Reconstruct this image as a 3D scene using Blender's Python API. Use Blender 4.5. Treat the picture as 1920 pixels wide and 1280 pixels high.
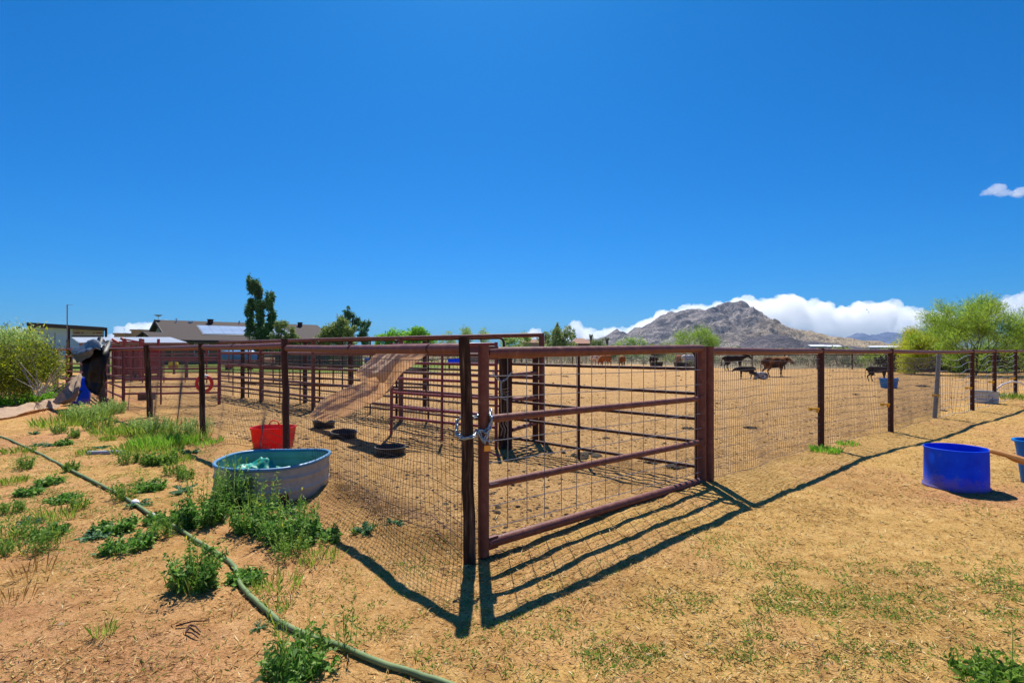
import bpy, math, random
import numpy as np
from mathutils import Vector, Matrix

# ------------------------------------------------------------------ camera, sky, sun, exposure
S = bpy.context.scene
for o in list(bpy.data.objects):
    bpy.data.objects.remove(o)
COL = S.collection
W0, H0, F = 1920.0, 1280.0, 1010.0          # photograph size and focal length in its pixels
HOR, CAMZ = 655.0, 1.5                      # horizon row, eye height

cam_d = bpy.data.cameras.new('camera')
cam = bpy.data.objects.new('camera', cam_d)
COL.objects.link(cam)
cam.location = (0, 0, CAMZ)
cam.rotation_euler = (math.radians(90), 0, 0)
cam_d.sensor_width = 36.0
cam_d.lens = F / W0 * 36.0
cam_d.shift_y = (HOR - H0 / 2) / W0
cam_d.clip_start = 0.05
cam_d.clip_end = 40000
S.camera = cam

RP, RK, GK, BK = 2.4, .0095, .478, .96
HAZE = 4.5e-5
SUN_EL, SUN_AZ = math.radians(57), math.radians(-4.5)     # azimuth from +Y, positive to +X
world = bpy.data.worlds.new('World')
S.world = world
world.use_nodes = True
wn = world.node_tree
wn.nodes.clear()
wo = wn.nodes.new('ShaderNodeOutputWorld')
bg = wn.nodes.new('ShaderNodeBackground')
sky = wn.nodes.new('ShaderNodeTexSky')
sky.sky_type = 'NISHITA'
sky.sun_disc = False
sky.sun_elevation = SUN_EL
sky.sun_rotation = SUN_AZ
sky.altitude = 600
sky.air_density = 1.0
sky.dust_density = 1.25
sky.ozone_density = 3.0
# the photograph is strongly saturated: the same grade over the whole sky
sepc = wn.nodes.new('ShaderNodeSeparateColor'); comb = wn.nodes.new('ShaderNodeCombineColor')
wn.links.new(sky.outputs[0], sepc.inputs[0])
outs = []
for ch, (pw, k) in enumerate(((RP, RK), (1.0, GK), (1.0, BK))):
    p = wn.nodes.new('ShaderNodeMath'); p.operation = 'POWER'; p.inputs[1].default_value = pw
    q = wn.nodes.new('ShaderNodeMath'); q.operation = 'MULTIPLY'; q.inputs[1].default_value = k
    wn.links.new(sepc.outputs[ch], p.inputs[0]); wn.links.new(p.outputs[0], q.inputs[0]); outs.append(q.outputs[0])
mn = wn.nodes.new('ShaderNodeMath'); mn.operation = 'MINIMUM'      # red never passes green: the glow round the sun stays white
wn.links.new(outs[0], mn.inputs[0]); wn.links.new(outs[1], mn.inputs[1]); outs[0] = mn.outputs[0]
for ch in range(3):
    wn.links.new(outs[ch], comb.inputs[ch])
wn.links.new(comb.outputs[0], bg.inputs[0])
bg.inputs[1].default_value = 0.076
wn.links.new(bg.outputs[0], wo.inputs[0])

sun_d = bpy.data.lights.new('sun', 'SUN')
sun_d.energy = 4.7
sun_d.angle = math.radians(0.5)
sun_d.color = (1.0, 0.94, 0.84)
sun = bpy.data.objects.new('sun', sun_d)
COL.objects.link(sun)
sdir = Vector((math.sin(SUN_AZ) * math.cos(SUN_EL), math.cos(SUN_AZ) * math.cos(SUN_EL), math.sin(SUN_EL)))
sun.rotation_euler = sdir.to_track_quat('Z', 'Y').to_euler()
sun.location = (0, 0, 30)

S.view_settings.view_transform = 'Standard'
S.view_settings.look = 'None'
S.view_settings.exposure = 0.62
S.view_settings.gamma = 1.0
S.view_settings.use_curve_mapping = False
S.render.engine = 'CYCLES'
S.cycles.max_bounces = 12
S.cycles.diffuse_bounces = 3
S.cycles.glossy_bounces = 3
S.cycles.volume_bounces = 12
S.cycles.transparent_max_bounces = 8
S.cycles.use_denoising = True

rng = np.random.default_rng(11)
random.seed(5)
TAU = math.tau

# ------------------------------------------------------------------ pixel <-> place
def PX(px, Y):
    return (px - W0 / 2) / F * Y

def PZ(py, Y):
    return CAMZ - (py - HOR) / F * Y

def AT(px, py, Y):
    return Vector((PX(px, Y), Y, PZ(py, Y)))

def GR(px, py):
    Y = F * CAMZ / (py - HOR)
    X = PX(px, Y)
    return Vector((X, Y, float(height(X, Y))))

# ------------------------------------------------------------------ noise
def _hash(ix, iy, seed):
    n = (ix.astype(np.int64) * 374761393 + iy.astype(np.int64) * 668265263 + seed * 982451653) & 0xFFFFFFFF
    n = ((n ^ (n >> 13)) * 1274126177) & 0xFFFFFFFF
    n = n ^ (n >> 16)
    return (n & 0xFFFF) / 65535.0

def vn(x, y, seed=0):
    x = np.asarray(x, float); y = np.asarray(y, float)
    ix = np.floor(x); iy = np.floor(y)
    fx = x - ix; fy = y - iy
    fx = fx * fx * (3 - 2 * fx); fy = fy * fy * (3 - 2 * fy)
    a = _hash(ix, iy, seed); b = _hash(ix + 1, iy, seed)
    c = _hash(ix, iy + 1, seed); d = _hash(ix + 1, iy + 1, seed)
    return (a + (b - a) * fx) * (1 - fy) + (c + (d - c) * fx) * fy

def fbm(x, y, seed=0, octs=4, gain=0.5):
    t = 0; a = 1.0; s = 0
    x = np.asarray(x, float); y = np.asarray(y, float)
    for k in range(octs):
        t = t + a * (vn(x, y, seed + k * 17) - 0.5); s += a
        a *= gain; x = x * 2.03 + 3.1; y = y * 2.03 + 1.7
    return t / s

def ridged(x, y, seed=0, octs=5, gain=0.55):
    t = 0; a = 1.0; s = 0
    x = np.asarray(x, float); y = np.asarray(y, float)
    for k in range(octs):
        t = t + a * (1 - np.abs(2 * vn(x, y, seed + k * 13) - 1)); s += a
        a *= gain; x = x * 2.1 + 5.3; y = y * 2.1 + 2.9
    return t / s

def sstep(a, b, x):
    t = np.clip((np.asarray(x, float) - a) / (b - a), 0, 1)
    return t * t * (3 - 2 * t)

# fence lines
LF = [(-.30, 3.84), (-2.83, 6.77), (-5.33, 9.29), (-8.05, 12.0), (-10.9, 14.6), (-13.5, 17.1), (-16.2, 19.7), (-18.9, 22.3)]
RF = [(2.24, 6.12), (4.83, 8.42), (6.96, 9.9), (9.46, 11.9), (11.45, 13.4), (13.3, 14.85), (15.7, 16.8), (18.2, 18.8), (20.6, 20.8)]

def height(x, y):
    x = np.asarray(x, float); y = np.asarray(y, float)
    near = 1 - sstep(16, 40, np.hypot(x, y))
    h = near * (0.085 * fbm(x / 1.9, y / 1.9, 3, 3) + 0.032 * fbm(x / .5, y / .5, 9, 3))
    inside = sstep(-.1, .5, side_of(x, y))
    h = h + near * inside * 0.035 * np.maximum(fbm(x / .16, y / .16, 21, 2), 0)
    h = h + near * 0.022 * fbm(x / .11, y / .11, 33, 2)
    # a bank of dug soil along the left fence
    d = np.abs((x + .30) * .757 + (y - 3.84) * .652)
    along = (x + .30) * -.652 + (y - 3.84) * .757
    h = h + 0.07 * np.exp(-(d / .28) ** 2) * sstep(-.2, .5, along) * (1 - sstep(4, 9, along)) * (1.0 + 1.2 * fbm(x / .3, y / .3, 77, 2))
    return h

def side_of(x, y):
    """> 0 inside the corral corner"""
    a = (x + .30) * .757 + (y - 3.84) * .652        # left fence
    b = (x + .30) * -.652 + (y - 3.84) * .757       # gate and right fence
    return np.minimum(a, b)

# ------------------------------------------------------------------ mesh helpers
WLOC = {}

class MB:
    def __init__(self):
        self.v = []; self.f = []
    def add(self, vs, fs):
        n = len(self.v)
        self.v.extend([tuple(p) for p in vs])
        self.f.extend([tuple(i + n for i in q) for q in fs])
    def box(self, c, s, rot=None, rz=0):
        x, y, z = s[0] / 2, s[1] / 2, s[2] / 2
        vs = [Vector(p) for p in ((-x, -y, -z), (x, -y, -z), (x, y, -z), (-x, y, -z), (-x, -y, z), (x, -y, z), (x, y, z), (-x, y, z))]
        if rot is None:
            rot = Matrix.Rotation(rz, 3, 'Z')
        c = Vector(c)
        self.add([rot @ p + c for p in vs], [(0, 3, 2, 1), (4, 5, 6, 7), (0, 1, 5, 4), (1, 2, 6, 5), (2, 3, 7, 6), (3, 0, 4, 7)])
        return self
    def bar(self, a, b, w, h=None, up=(0, 0, 1)):
        a = Vector(a); b = Vector(b); h = h or w
        d = (b - a); L = d.length; d.normalize()
        up = Vector(up)
        if abs(d.dot(up)) > .98: up = Vector((0, 1, 0))
        s = d.cross(up).normalized(); u = s.cross(d)
        R = Matrix((s, d, u)).transposed()
        return self.box((a + b) / 2, (w, L, h), rot=R)
    def tube(self, pts, r, n=8, cap=True, closed=False):
        pts = [Vector(p) for p in pts]
        m = len(pts)
        rr = r if isinstance(r, (list, tuple)) else [r] * m
        rings = []; prev = None
        for i, p in enumerate(pts):
            if closed:
                t = pts[(i + 1) % m] - pts[i - 1]
            else:
                t = pts[min(i + 1, m - 1)] - pts[max(i - 1, 0)]
            if t.length < 1e-9: t = Vector((0, 0, 1))
            t.normalize()
            if prev is None:
                ref = Vector((0, 0, 1)) if abs(t.z) < .9 else Vector((1, 0, 0))
                s = t.cross(ref).normalized()
            else:
                s = prev - t * prev.dot(t)
                s = s.normalized() if s.length > 1e-6 else t.orthogonal().normalized()
            prev = s
            u = t.cross(s)
            rings.append([p + (s * math.cos(TAU * k / n) + u * math.sin(TAU * k / n)) * rr[i] for k in range(n)])
        base = len(self.v)
        for ring in rings: self.v.extend([tuple(q) for q in ring])
        lim = m if closed else m - 1
        for i in range(lim):
            j = (i + 1) % m
            for k in range(n):
                l = (k + 1) % n
                self.f.append((base + i * n + k, base + i * n + l, base + j * n + l, base + j * n + k))
        if cap and not closed:
            self.f.append(tuple(base + k for k in range(n))[::-1])
            self.f.append(tuple(base + (m - 1) * n + k for k in range(n)))
        return self
    def lathe(self, prof, n=32, c=(0, 0, 0), sx=1.0, sy=1.0, shape=None, close=False):
        """prof: (radius, z) rows; shape(angle) scales the radius"""
        base = len(self.v)
        for (r, z) in prof:
            for k in range(n):
                a = TAU * k / n
                q = r * (shape(a, z) if shape else 1.0)
                self.v.append((c[0] + q * math.cos(a) * sx, c[1] + q * math.sin(a) * sy, c[2] + z))
        for i in range(len(prof) - 1):
            for k in range(n):
                l = (k + 1) % n
                self.f.append((base + i * n + k, base + i * n + l, base + (i + 1) * n + l, base + (i + 1) * n + k))
        if close:
            self.f.append(tuple(base + k for k in range(n))[::-1])
            self.f.append(tuple(base + (len(prof) - 1) * n + k for k in range(n)))
        return self
    def poly(self, pts):
        self.add(pts, [tuple(range(len(pts)))]); return self
    def prism(self, poly, d):
        """poly: 3D points, extruded by vector d"""
        n = len(poly); d = Vector(d)
        vs = [Vector(p) for p in poly] + [Vector(p) + d for p in poly]
        fs = [tuple(range(n))[::-1], tuple(range(n, 2 * n))] + [(i, (i + 1) % n, (i + 1) % n + n, i + n) for i in range(n)]
        self.add(vs, fs); return self
    def build(self, name, mat, parent=None, loc=None, smooth=False, autos=None):
        return link(name, np.array(self.v, float).reshape(-1, 3), self.f, mat, parent, loc, smooth)

def link(name, verts, faces, mat, parent=None, loc=None, smooth=False):
    off = Vector((0, 0, 0))
    if parent is not None: off = WLOC.get(parent.name, Vector((0, 0, 0)))
    elif loc is not None: off = Vector(loc)
    me = bpy.data.meshes.new(name)
    v = np.asarray(verts, float) - np.array(off)
    if isinstance(faces, np.ndarray):
        nf, k = faces.shape
        me.vertices.add(len(v)); me.vertices.foreach_set('co', v.astype(np.float32).ravel())
        me.loops.add(nf * k); me.loops.foreach_set('vertex_index', faces.astype(np.int32).ravel())
        me.polygons.add(nf)
        me.polygons.foreach_set('loop_start', np.arange(0, nf * k, k, dtype=np.int32))
        me.polygons.foreach_set('loop_total', np.full(nf, k, dtype=np.int32))
        me.update(calc_edges=True)
    else:
        me.from_pydata([tuple(p) for p in v], [], faces)
    if smooth:
        me.polygons.foreach_set('use_smooth', np.ones(len(me.polygons), dtype=bool))
        if smooth == 'auto':
            try: me.set_sharp_from_angle(angle=math.radians(40))
            except Exception: pass
    if mat: me.materials.append(mat)
    o = bpy.data.objects.new(name, me)
    COL.objects.link(o)
    if parent is not None:
        o.parent = parent; WLOC[o.name] = off
    else:
        o.location = off; WLOC[o.name] = off
    return o

def tag(o, label=None, cat=None, group=None, kind=None):
    if label: o['label'] = label
    if cat: o['category'] = cat
    if group: o['group'] = group
    if kind: o['kind'] = kind
    return o

def thing(name, label, cat, loc=(0, 0, 0), group=None):
    o = bpy.data.objects.new(name, None)
    COL.objects.link(o)
    o.empty_display_size = .2
    o.location = loc
    WLOC[o.name] = Vector(loc)
    return tag(o, label, cat, group)

def copy_tree(o, loc, rz=0, label=None, scale=None):
    c = o.copy(); COL.objects.link(c)
    c.location = loc; c.rotation_euler = (0, 0, rz)
    if scale: c.scale = scale
    if label: c['label'] = label
    WLOC[c.name] = Vector(loc)
    for ch in list(o.children):
        d = ch.copy(); COL.objects.link(d); d.parent = c
        for g in list(ch.children):
            e = g.copy(); COL.objects.link(e); e.parent = d
    return c

# ------------------------------------------------------------------ materials
def mat_new(name):
    m = bpy.data.materials.new(name); m.use_nodes = True
    nt = m.node_tree; nt.nodes.clear()
    out = nt.nodes.new('ShaderNodeOutputMaterial')
    return m, nt, out

def N(nt, t, **kw):
    n = nt.nodes.new(t)
    for k, v in kw.items():
        if k in n.inputs.keys() if hasattr(n.inputs, 'keys') else False: n.inputs[k].default_value = v
        else: setattr(n, k, v)
    return n

def ramp(nt, fac, stops):
    r = nt.nodes.new('ShaderNodeValToRGB')
    e = r.color_ramp.elements
    while len(e) > 1: e.remove(e[-1])
    e[0].position = stops[0][0]; e[0].color = (*stops[0][1], 1)
    for p, c in stops[1:]:
        q = e.new(p); q.color = (*c, 1)
    nt.links.new(fac, r.inputs[0])
    return r

def pm(name, stops, scale=5.0, rough=.6, metal=0.0, bump=0.0, bscale=30.0, spec=.5, detail=6, coord='Object', stretch=None, rough2=None, trans=0.0, dirt=0.0):
    """principled with a noise driven colour ramp, a second grain and a bump"""
    m, nt, out = mat_new(name)
    b = nt.nodes.new('ShaderNodeBsdfPrincipled')
    nt.links.new(b.outputs[0], out.inputs[0])
    b.inputs['Roughness'].default_value = rough
    b.inputs['Metallic'].default_value = metal
    b.inputs['Specular IOR Level'].default_value = spec
    tc = nt.nodes.new('ShaderNodeTexCoord')
    src = tc.outputs[coord]
    if stretch:
        mp = nt.nodes.new('ShaderNodeMapping'); mp.inputs['Scale'].default_value = stretch
        nt.links.new(src, mp.inputs[0]); src = mp.outputs[0]
    if not isinstance(stops[0][0], (int, float)):
        stops = [(0.3, stops[0]), (0.7, stops[1])]
    n1 = nt.nodes.new('ShaderNodeTexNoise')
    n1.inputs['Scale'].default_value = scale; n1.inputs['Detail'].default_value = detail
    n1.inputs['Roughness'].default_value = .65
    nt.links.new(src, n1.inputs[0])
    r = ramp(nt, n1.outputs[0], stops)
    if dirt > 0:      # dust and mud splashed on the lower part, and thin scuffs higher up
        sx = nt.nodes.new('ShaderNodeSeparateXYZ'); nt.links.new(tc.outputs['Object'], sx.inputs[0])
        mz = nt.nodes.new('ShaderNodeMapRange'); mz.inputs[1].default_value = 0; mz.inputs[2].default_value = dirt
        mz.inputs[3].default_value = .55; mz.inputs[4].default_value = .0; nt.links.new(sx.outputs[2], mz.inputs[0])
        nd = nt.nodes.new('ShaderNodeTexNoise'); nd.inputs['Scale'].default_value = 16; nd.inputs['Detail'].default_value = 8; nd.inputs['Roughness'].default_value = .7
        nt.links.new(tc.outputs['Object'], nd.inputs[0])
        ad = nt.nodes.new('ShaderNodeMath'); ad.operation = 'ADD'; nt.links.new(mz.outputs[0], ad.inputs[0]); nt.links.new(nd.outputs[0], ad.inputs[1])
        rd_ = ramp(nt, ad.outputs[0], [(.60, (.0, .0, .0)), (.95, (.62, .62, .62))])
        mxd = nt.nodes.new('ShaderNodeMix'); mxd.data_type = 'RGBA'; nt.links.new(rd_.outputs[0], mxd.inputs[0])
        nt.links.new(r.outputs[0], mxd.inputs[6]); mxd.inputs[7].default_value = (.40, .27, .14, 1)
        nt.links.new(mxd.outputs[2], b.inputs['Base Color'])
    else:
        nt.links.new(r.outputs[0], b.inputs['Base Color'])
    if trans > 0:
        t = nt.nodes.new('ShaderNodeBsdfTranslucent'); mx = nt.nodes.new('ShaderNodeMixShader'); mx.inputs[0].default_value = trans
        nt.links.new(r.outputs[0], t.inputs[0]); nt.links.new(b.outputs[0], mx.inputs[1]); nt.links.new(t.outputs[0], mx.inputs[2])
        nt.links.new(mx.outputs[0], out.inputs[0])
    if rough2 is not None:
        mr = nt.nodes.new('ShaderNodeMapRange')
        mr.inputs[3].default_value = rough; mr.inputs[4].default_value = rough2
        mr.inputs[1].default_value = .35; mr.inputs[2].default_value = .65
        nt.links.new(n1.outputs[0], mr.inputs[0]); nt.links.new(mr.outputs[0], b.inputs['Roughness'])
    if bump > 0:
        n2 = nt.nodes.new('ShaderNodeTexNoise')
        n2.inputs['Scale'].default_value = bscale; n2.inputs['Detail'].default_value = 5
        nt.links.new(src, n2.inputs[0])
        bp = nt.nodes.new('ShaderNodeBump'); bp.inputs['Strength'].default_value = bump; bp.inputs['Distance'].default_value = .02
        nt.links.new(n2.outputs[0], bp.inputs['Height']); nt.links.new(bp.outputs[0], b.inputs['Normal'])
    return m

def leafm(name, stops, trans=.5, rough=.6):
    m, nt, out = mat_new(name)
    g = nt.nodes.new('ShaderNodeNewGeometry')
    r = ramp(nt, g.outputs['Random Per Island'], stops)
    b = nt.nodes.new('ShaderNodeBsdfPrincipled')
    b.inputs['Roughness'].default_value = rough; b.inputs['Specular IOR Level'].default_value = .3
    t = nt.nodes.new('ShaderNodeBsdfTranslucent')
    mx = nt.nodes.new('ShaderNodeMixShader'); mx.inputs[0].default_value = trans
    nt.links.new(r.outputs[0], b.inputs['Base Color']); nt.links.new(r.outputs[0], t.inputs[0])
    nt.links.new(b.outputs[0], mx.inputs[1]); nt.links.new(t.outputs[0], mx.inputs[2])
    nt.links.new(mx.outputs[0], out.inputs[0])
    return m

M = {}
M['pipe'] = pm('pipe_rust_brown', [(.25, (.10, .030, .022)), (.5, (.16, .050, .036)), (.66, (.22, .088, .06)), (.74, (.34, .19, .14))], 14, .46, bump=.15, bscale=60, rough2=.62, spec=.4)
M['pipe_dark'] = pm('pipe_dark', [(.25, (.040, .013, .009)), (.55, (.068, .021, .014)), (.8, (.11, .042, .027))], 14, .55, bump=.15, bscale=60, rough2=.7, spec=.3)
M['maroon'] = pm('maroon_paint', [(.3, (.17, .020, .032)), (.6, (.23, .030, .042)), (.8, (.15, .035, .03))], 9, .38, bump=.05, bscale=60)
M['redpaint'] = pm('red_paint', [(.3, (.22, .018, .022)), (.7, (.30, .035, .035))], 7, .45)
M['wood_dark'] = pm('weathered_wood', [(.30, (.014, .009, .007)), (.5, (.060, .034, .022)), (.62, (.16, .105, .07)), (.72, (.34, .26, .19))], 5, .88, bump=.9, bscale=22, stretch=(7, 7, .55), spec=.2)
M['wood_grey'] = pm('grey_wood', [(.3, (.06, .05, .045)), (.6, (.15, .125, .10)), (.8, (.24, .2, .16))], 6, .85, bump=.6, bscale=24, stretch=(6, 6, .7))
M['wood_handle'] = pm('handle_wood', [(.3, (.30, .115, .022)), (.7, (.48, .22, .055))], 6, .6, spec=.25, stretch=(1, 1, 8))
M['galv'] = pm('galvanised_steel', [(.25, (.30, .29, .245)), (.5, (.45, .435, .37)), (.8, (.58, .565, .48))], 6, .55, metal=.1, bump=.08, bscale=30, rough2=.62, dirt=.14)
M['galv_far'] = pm('galvanised_steel_bright', [(.3, (.36, .38, .38)), (.7, (.52, .54, .53))], 6, .45, metal=.4)
M['steelpost'] = pm('grey_steel_post', [(.3, (.17, .2, .22)), (.7, (.27, .31, .33))], 8, .6, metal=.2)
M['rim_blue'] = pm('blue_rim', [(.3, (.07, .19, .36)), (.65, (.12, .30, .48)), (.8, (.16, .11, .10))], 7, .4)
M['rust'] = pm('rust', [(.3, (.16, .05, .02)), (.7, (.30, .12, .05))], 20, .9)
M['wire'] = pm('fence_wire', [(.3, (.055, .052, .06)), (.7, (.11, .105, .12))], 8, .5, metal=.2)
M['wire_light'] = pm('galvanised_wire', [(.3, (.28, .32, .38)), (.7, (.40, .45, .5))], 8, .45, metal=.4)
M['grid'] = pm('grid_wire', [(.3, (.19, .20, .23)), (.7, (.27, .28, .31))], 8, .5, metal=.3)
M['chain'] = pm('chain_steel', [(.3, (.28, .38, .44)), (.7, (.42, .53, .60))], 20, .32, metal=.6)
M['brass'] = pm('brass', [(.3, (.62, .30, .05)), (.7, (.75, .40, .08))], 20, .35, metal=.5)
M['purple'] = pm('purple_tag', [(.3, (.12, .02, .09)), (.7, (.16, .03, .12))], 20, .5)
M['red_plastic'] = pm('red_plastic', [(.3, (.78, .008, .010)), (.6, (.88, .016, .014)), (.72, (.70, .07, .05))], 7, .38, trans=.35, dirt=.16)
M['blue_plastic'] = pm('blue_plastic', [(.3, (.0005, .075, .80)), (.62, (.001, .115, .92)), (.70, (.03, .18, .80))], 7, .5, trans=.3, spec=.15, dirt=.2)
M['blue_tub'] = pm('light_blue_plastic', [(.3, (.003, .20, .60)), (.7, (.004, .27, .72))], 5, .45, trans=.25, spec=.2)
M['black_rubber'] = pm('black_rubber', [(.3, (.012, .012, .014)), (.7, (.028, .027, .028))], 12, .6)
M['tarp_black'] = pm('black_tarp', [(.3, (.004, .004, .005)), (.7, (.010, .010, .012))], 3, .5, bump=.4, bscale=9, spec=.22)
M['tarp_teal'] = pm('teal_tarp', [(.3, (.003, .26, .21)), (.7, (.006, .42, .34))], 4, .5, trans=.2)
M['cloth_tan'] = pm('tan_shade_cloth', [(.3, (.66, .50, .36)), (.7, (.80, .64, .48))], 4, .9, bump=.35, bscale=7, trans=.58)
M['cloth_brown'] = pm('brown_shade_cloth', [(.3, (.48, .36, .26)), (.7, (.62, .48, .35))], 4, .9, bump=.3, bscale=14, trans=.45)
M['hose'] = pm('green_hose', [(.3, (.11, .17, .07)), (.6, (.19, .26, .11)), (.8, (.30, .29, .15))], 6, .6, spec=.25)
M['tarp_flap'] = pm('black_tarp_sheen', [(.3, (.03, .034, .042)), (.7, (.09, .10, .115))], 6, .45, bump=.4, bscale=9)  # sheen on the black plastic is put into this greyer base colour
M['trailer_white_sky_tint'] = pm('trailer_white_sky_tint', [(.3, (.52, .72, .92)), (.7, (.60, .78, .95))], 1, .45)  # blue skylight on the shaded side is put into the white base colour
M['white'] = pm('white_paint', [(.3, (.68, .70, .72)), (.7, (.80, .81, .82))], 3, .5)
M['white_tape'] = pm('white_tape', [(.3, (.7, .66, .66)), (.7, (.8, .76, .76))], 20, .7)
M['pvc'] = pm('grey_pvc', [(.3, (.30, .31, .36)), (.7, (.40, .41, .46))], 8, .6)
M['yellow'] = pm('yellow_plastic', [(.3, (.85, .50, .0)), (.7, (.90, .60, .01))], 8, .45, trans=.3)
M['dung'] = pm('dung', [(.3, (.022, .014, .008)), (.7, (.07, .045, .024))], 16, .95, bump=.8, bscale=40)
M['dug_soil'] = pm('dug_soil', [(.3, (.11, .055, .02)), (.7, (.30, .16, .06))], 16, .95, bump=.8, bscale=40)
M['stone'] = pm('stone', [(.3, (.22, .13, .07)), (.7, (.42, .29, .17))], 12, .9, bump=.5, bscale=20)
M['block'] = pm('brown_block', [(.3, (.09, .05, .035)), (.7, (.15, .09, .06))], 8, .9, bump=.4)
M['roof'] = pm('brown_shingle', [(.3, (.034, .023, .022)), (.7, (.054, .037, .036))], 14, .9, bump=.5, bscale=8, coord='Object')
M['roof_trim'] = pm('dark_trim', [(.3, (.05, .03, .028)), (.7, (.08, .05, .045))], 4, .7)
M['stucco'] = pm('grey_stucco', [(.3, (.34, .33, .35)), (.7, (.44, .42, .43))], 2, .9)
M['stucco_tan'] = pm('tan_stucco', [(.3, (.42, .28, .13)), (.7, (.52, .36, .19))], 2, .9)
M['stucco_brown'] = pm('brown_stucco', [(.3, (.20, .13, .085)), (.7, (.28, .19, .12))], 2, .9)
M['tile_roof'] = pm('clay_roof', [(.3, (.22, .10, .065)), (.7, (.34, .18, .12))], 3, .9)
M['solar'] = pm('solar_glass_sky_tint', [(.3, (.30, .38, .52)), (.7, (.36, .45, .6))], .6, .12, spec=.9)  # pale blue base colour stands in for the reflected sky
M['solar_frame'] = pm('solar_frame', [(.3, (.015, .02, .06)), (.7, (.03, .035, .09))], 4, .4)
M['glass_dark'] = pm('dark_glass', [(.3, (.02, .025, .03)), (.7, (.04, .045, .05))], 2, .1, spec=.8)
M['tin'] = pm('corrugated_tin', [(.3, (.55, .58, .62)), (.7, (.7, .73, .76))], 1.2, .5, metal=.2)
M['bluesteel'] = pm('blue_tank_paint', [(.3, (.03, .20, .48)), (.7, (.06, .30, .60))], 3, .4)
M['paleblue'] = pm('pale_blue_sheet', [(.3, (.34, .55, .68)), (.7, (.46, .66, .76))], 3, .5)
M['bark'] = pm('bark', [(.3, (.05, .038, .026)), (.7, (.12, .09, .06))], 10, .9, bump=.6, bscale=18, stretch=(3, 3, .8))
M['bark_green'] = pm('green_bark', [(.3, (.06, .07, .028)), (.7, (.12, .13, .05))], 8, .85)
M['twig'] = pm('dry_twig', [(.3, (.10, .07, .05)), (.7, (.3, .24, .2))], 14, .9)
M['twig_pale'] = pm('pale_twig', [(.3, (.30, .25, .22)), (.7, (.45, .40, .36))], 14, .9)
M['palm_trunk'] = pm('palm_trunk', [(.3, (.13, .09, .065)), (.7, (.22, .16, .12))], 6, .9, bump=.5)
M['hide_black'] = pm('black_hide', [(.3, (.014, .011, .010)), (.7, (.034, .026, .022))], 4, .85, spec=.15)
M['hide_horse'] = pm('dark_bay_hide', [(.3, (.018, .011, .010)), (.7, (.04, .022, .018))], 3, .7, spec=.2)
M['hide_brown'] = pm('brown_black_hide', [(.40, (.025, .014, .01)), (.50, (.10, .040, .016)), (.60, (.34, .15, .05))], 1.7, .85, spec=.15)
M['hide_orange'] = pm('rust_red_hide', [(.3, (.30, .09, .022)), (.7, (.42, .15, .04))], 2, .85, spec=.15)
M['hide_redbrown'] = pm('red_brown_hide', [(.3, (.16, .055, .02)), (.7, (.26, .10, .035))], 2, .85, spec=.15)
M['hide_speckle'] = pm('speckled_white_hide', [(.34, (.10, .07, .065)), (.44, (.42, .38, .37)), (.6, (.66, .62, .60))], 7, .65)
M['hide_pinto'] = pm('white_rust_hide', [(.45, (.62, .55, .48)), (.5, (.36, .13, .04))], 1.4, .6)
M['hide_calf'] = pm('grey_white_calf_hide', [(.42, (.05, .04, .036)), (.5, (.45, .40, .36)), (.7, (.6, .55, .5))], 2.2, .65)
M['horn'] = pm('horn', [(.3, (.4, .33, .25)), (.7, (.55, .48, .38))], 6, .5)

M['leaf_green'] = leafm('leaf_mid_green', [(0, (0.061, 0.147, 0.020)), (.5, (0.154, 0.293, 0.037)), (1, (0.286, 0.430, 0.060))])
M['leaf_weed'] = leafm('leaf_weed', [(0, (0.050, 0.149, 0.022)), (.5, (0.115, 0.276, 0.037)), (.85, (0.230, 0.404, 0.084)), (1, (0.459, 0.574, 0.224))])
M['leaf_bluish'] = leafm('leaf_thistle', [(0, (0.042, 0.126, 0.042)), (.5, (0.098, 0.238, 0.084)), (1, (0.308, 0.476, 0.336))])
M['leaf_grass'] = leafm('leaf_grass', [(0, (0.112, 0.208, 0.019)), (.5, (0.240, 0.384, 0.040)), (1, (0.448, 0.544, 0.096))], .4)
M['leaf_feather'] = leafm('leaf_feather', [(0, (0.068, 0.170, 0.020)), (.6, (0.187, 0.340, 0.051)), (.93, (0.340, 0.476, 0.102)), (1, (0.750, 0.680, 0.051))], .4)
M['leaf_palo'] = leafm('leaf_palo_verde', [(0, (0.135, 0.248, 0.026)), (.5, (0.284, 0.451, 0.047)), (1, (0.508, 0.670, 0.078))], .4)
M['leaf_palo_yellow'] = leafm('leaf_palo_yellow', [(0, (0.271, 0.325, 0.018)), (.5, (0.481, 0.528, 0.029)), (1, (0.750, 0.731, 0.054))], .4)
M['leaf_dark'] = leafm('leaf_dark_green', [(0, (0.038, 0.106, 0.038)), (.6, (0.106, 0.228, 0.068)), (1, (0.266, 0.418, 0.152))], .25)
M['leaf_olive'] = leafm('leaf_olive', [(0, (0.104, 0.173, 0.042)), (.5, (0.258, 0.345, 0.086)), (1, (0.483, 0.552, 0.173))], .3)
M['leaf_bright'] = leafm('leaf_bright_green', [(0, (0.120, 0.300, 0.024)), (.5, (0.240, 0.540, 0.040)), (1, (0.400, 0.720, 0.080))], .4)
M['leaf_pale'] = leafm('leaf_pale_green', [(0, (0.192, 0.307, 0.067)), (.5, (0.365, 0.518, 0.134)), (1, (0.576, 0.710, 0.269))], .4)
M['leaf_creosote'] = leafm('leaf_creosote', [(0, (0.076, 0.108, 0.012)), (.45, (0.178, 0.231, 0.018)), (.85, (0.293, 0.347, 0.027)), (.95, (0.637, 0.660, 0.022)), (1, (0.637, 0.743, 0.030))], .35)
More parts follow.
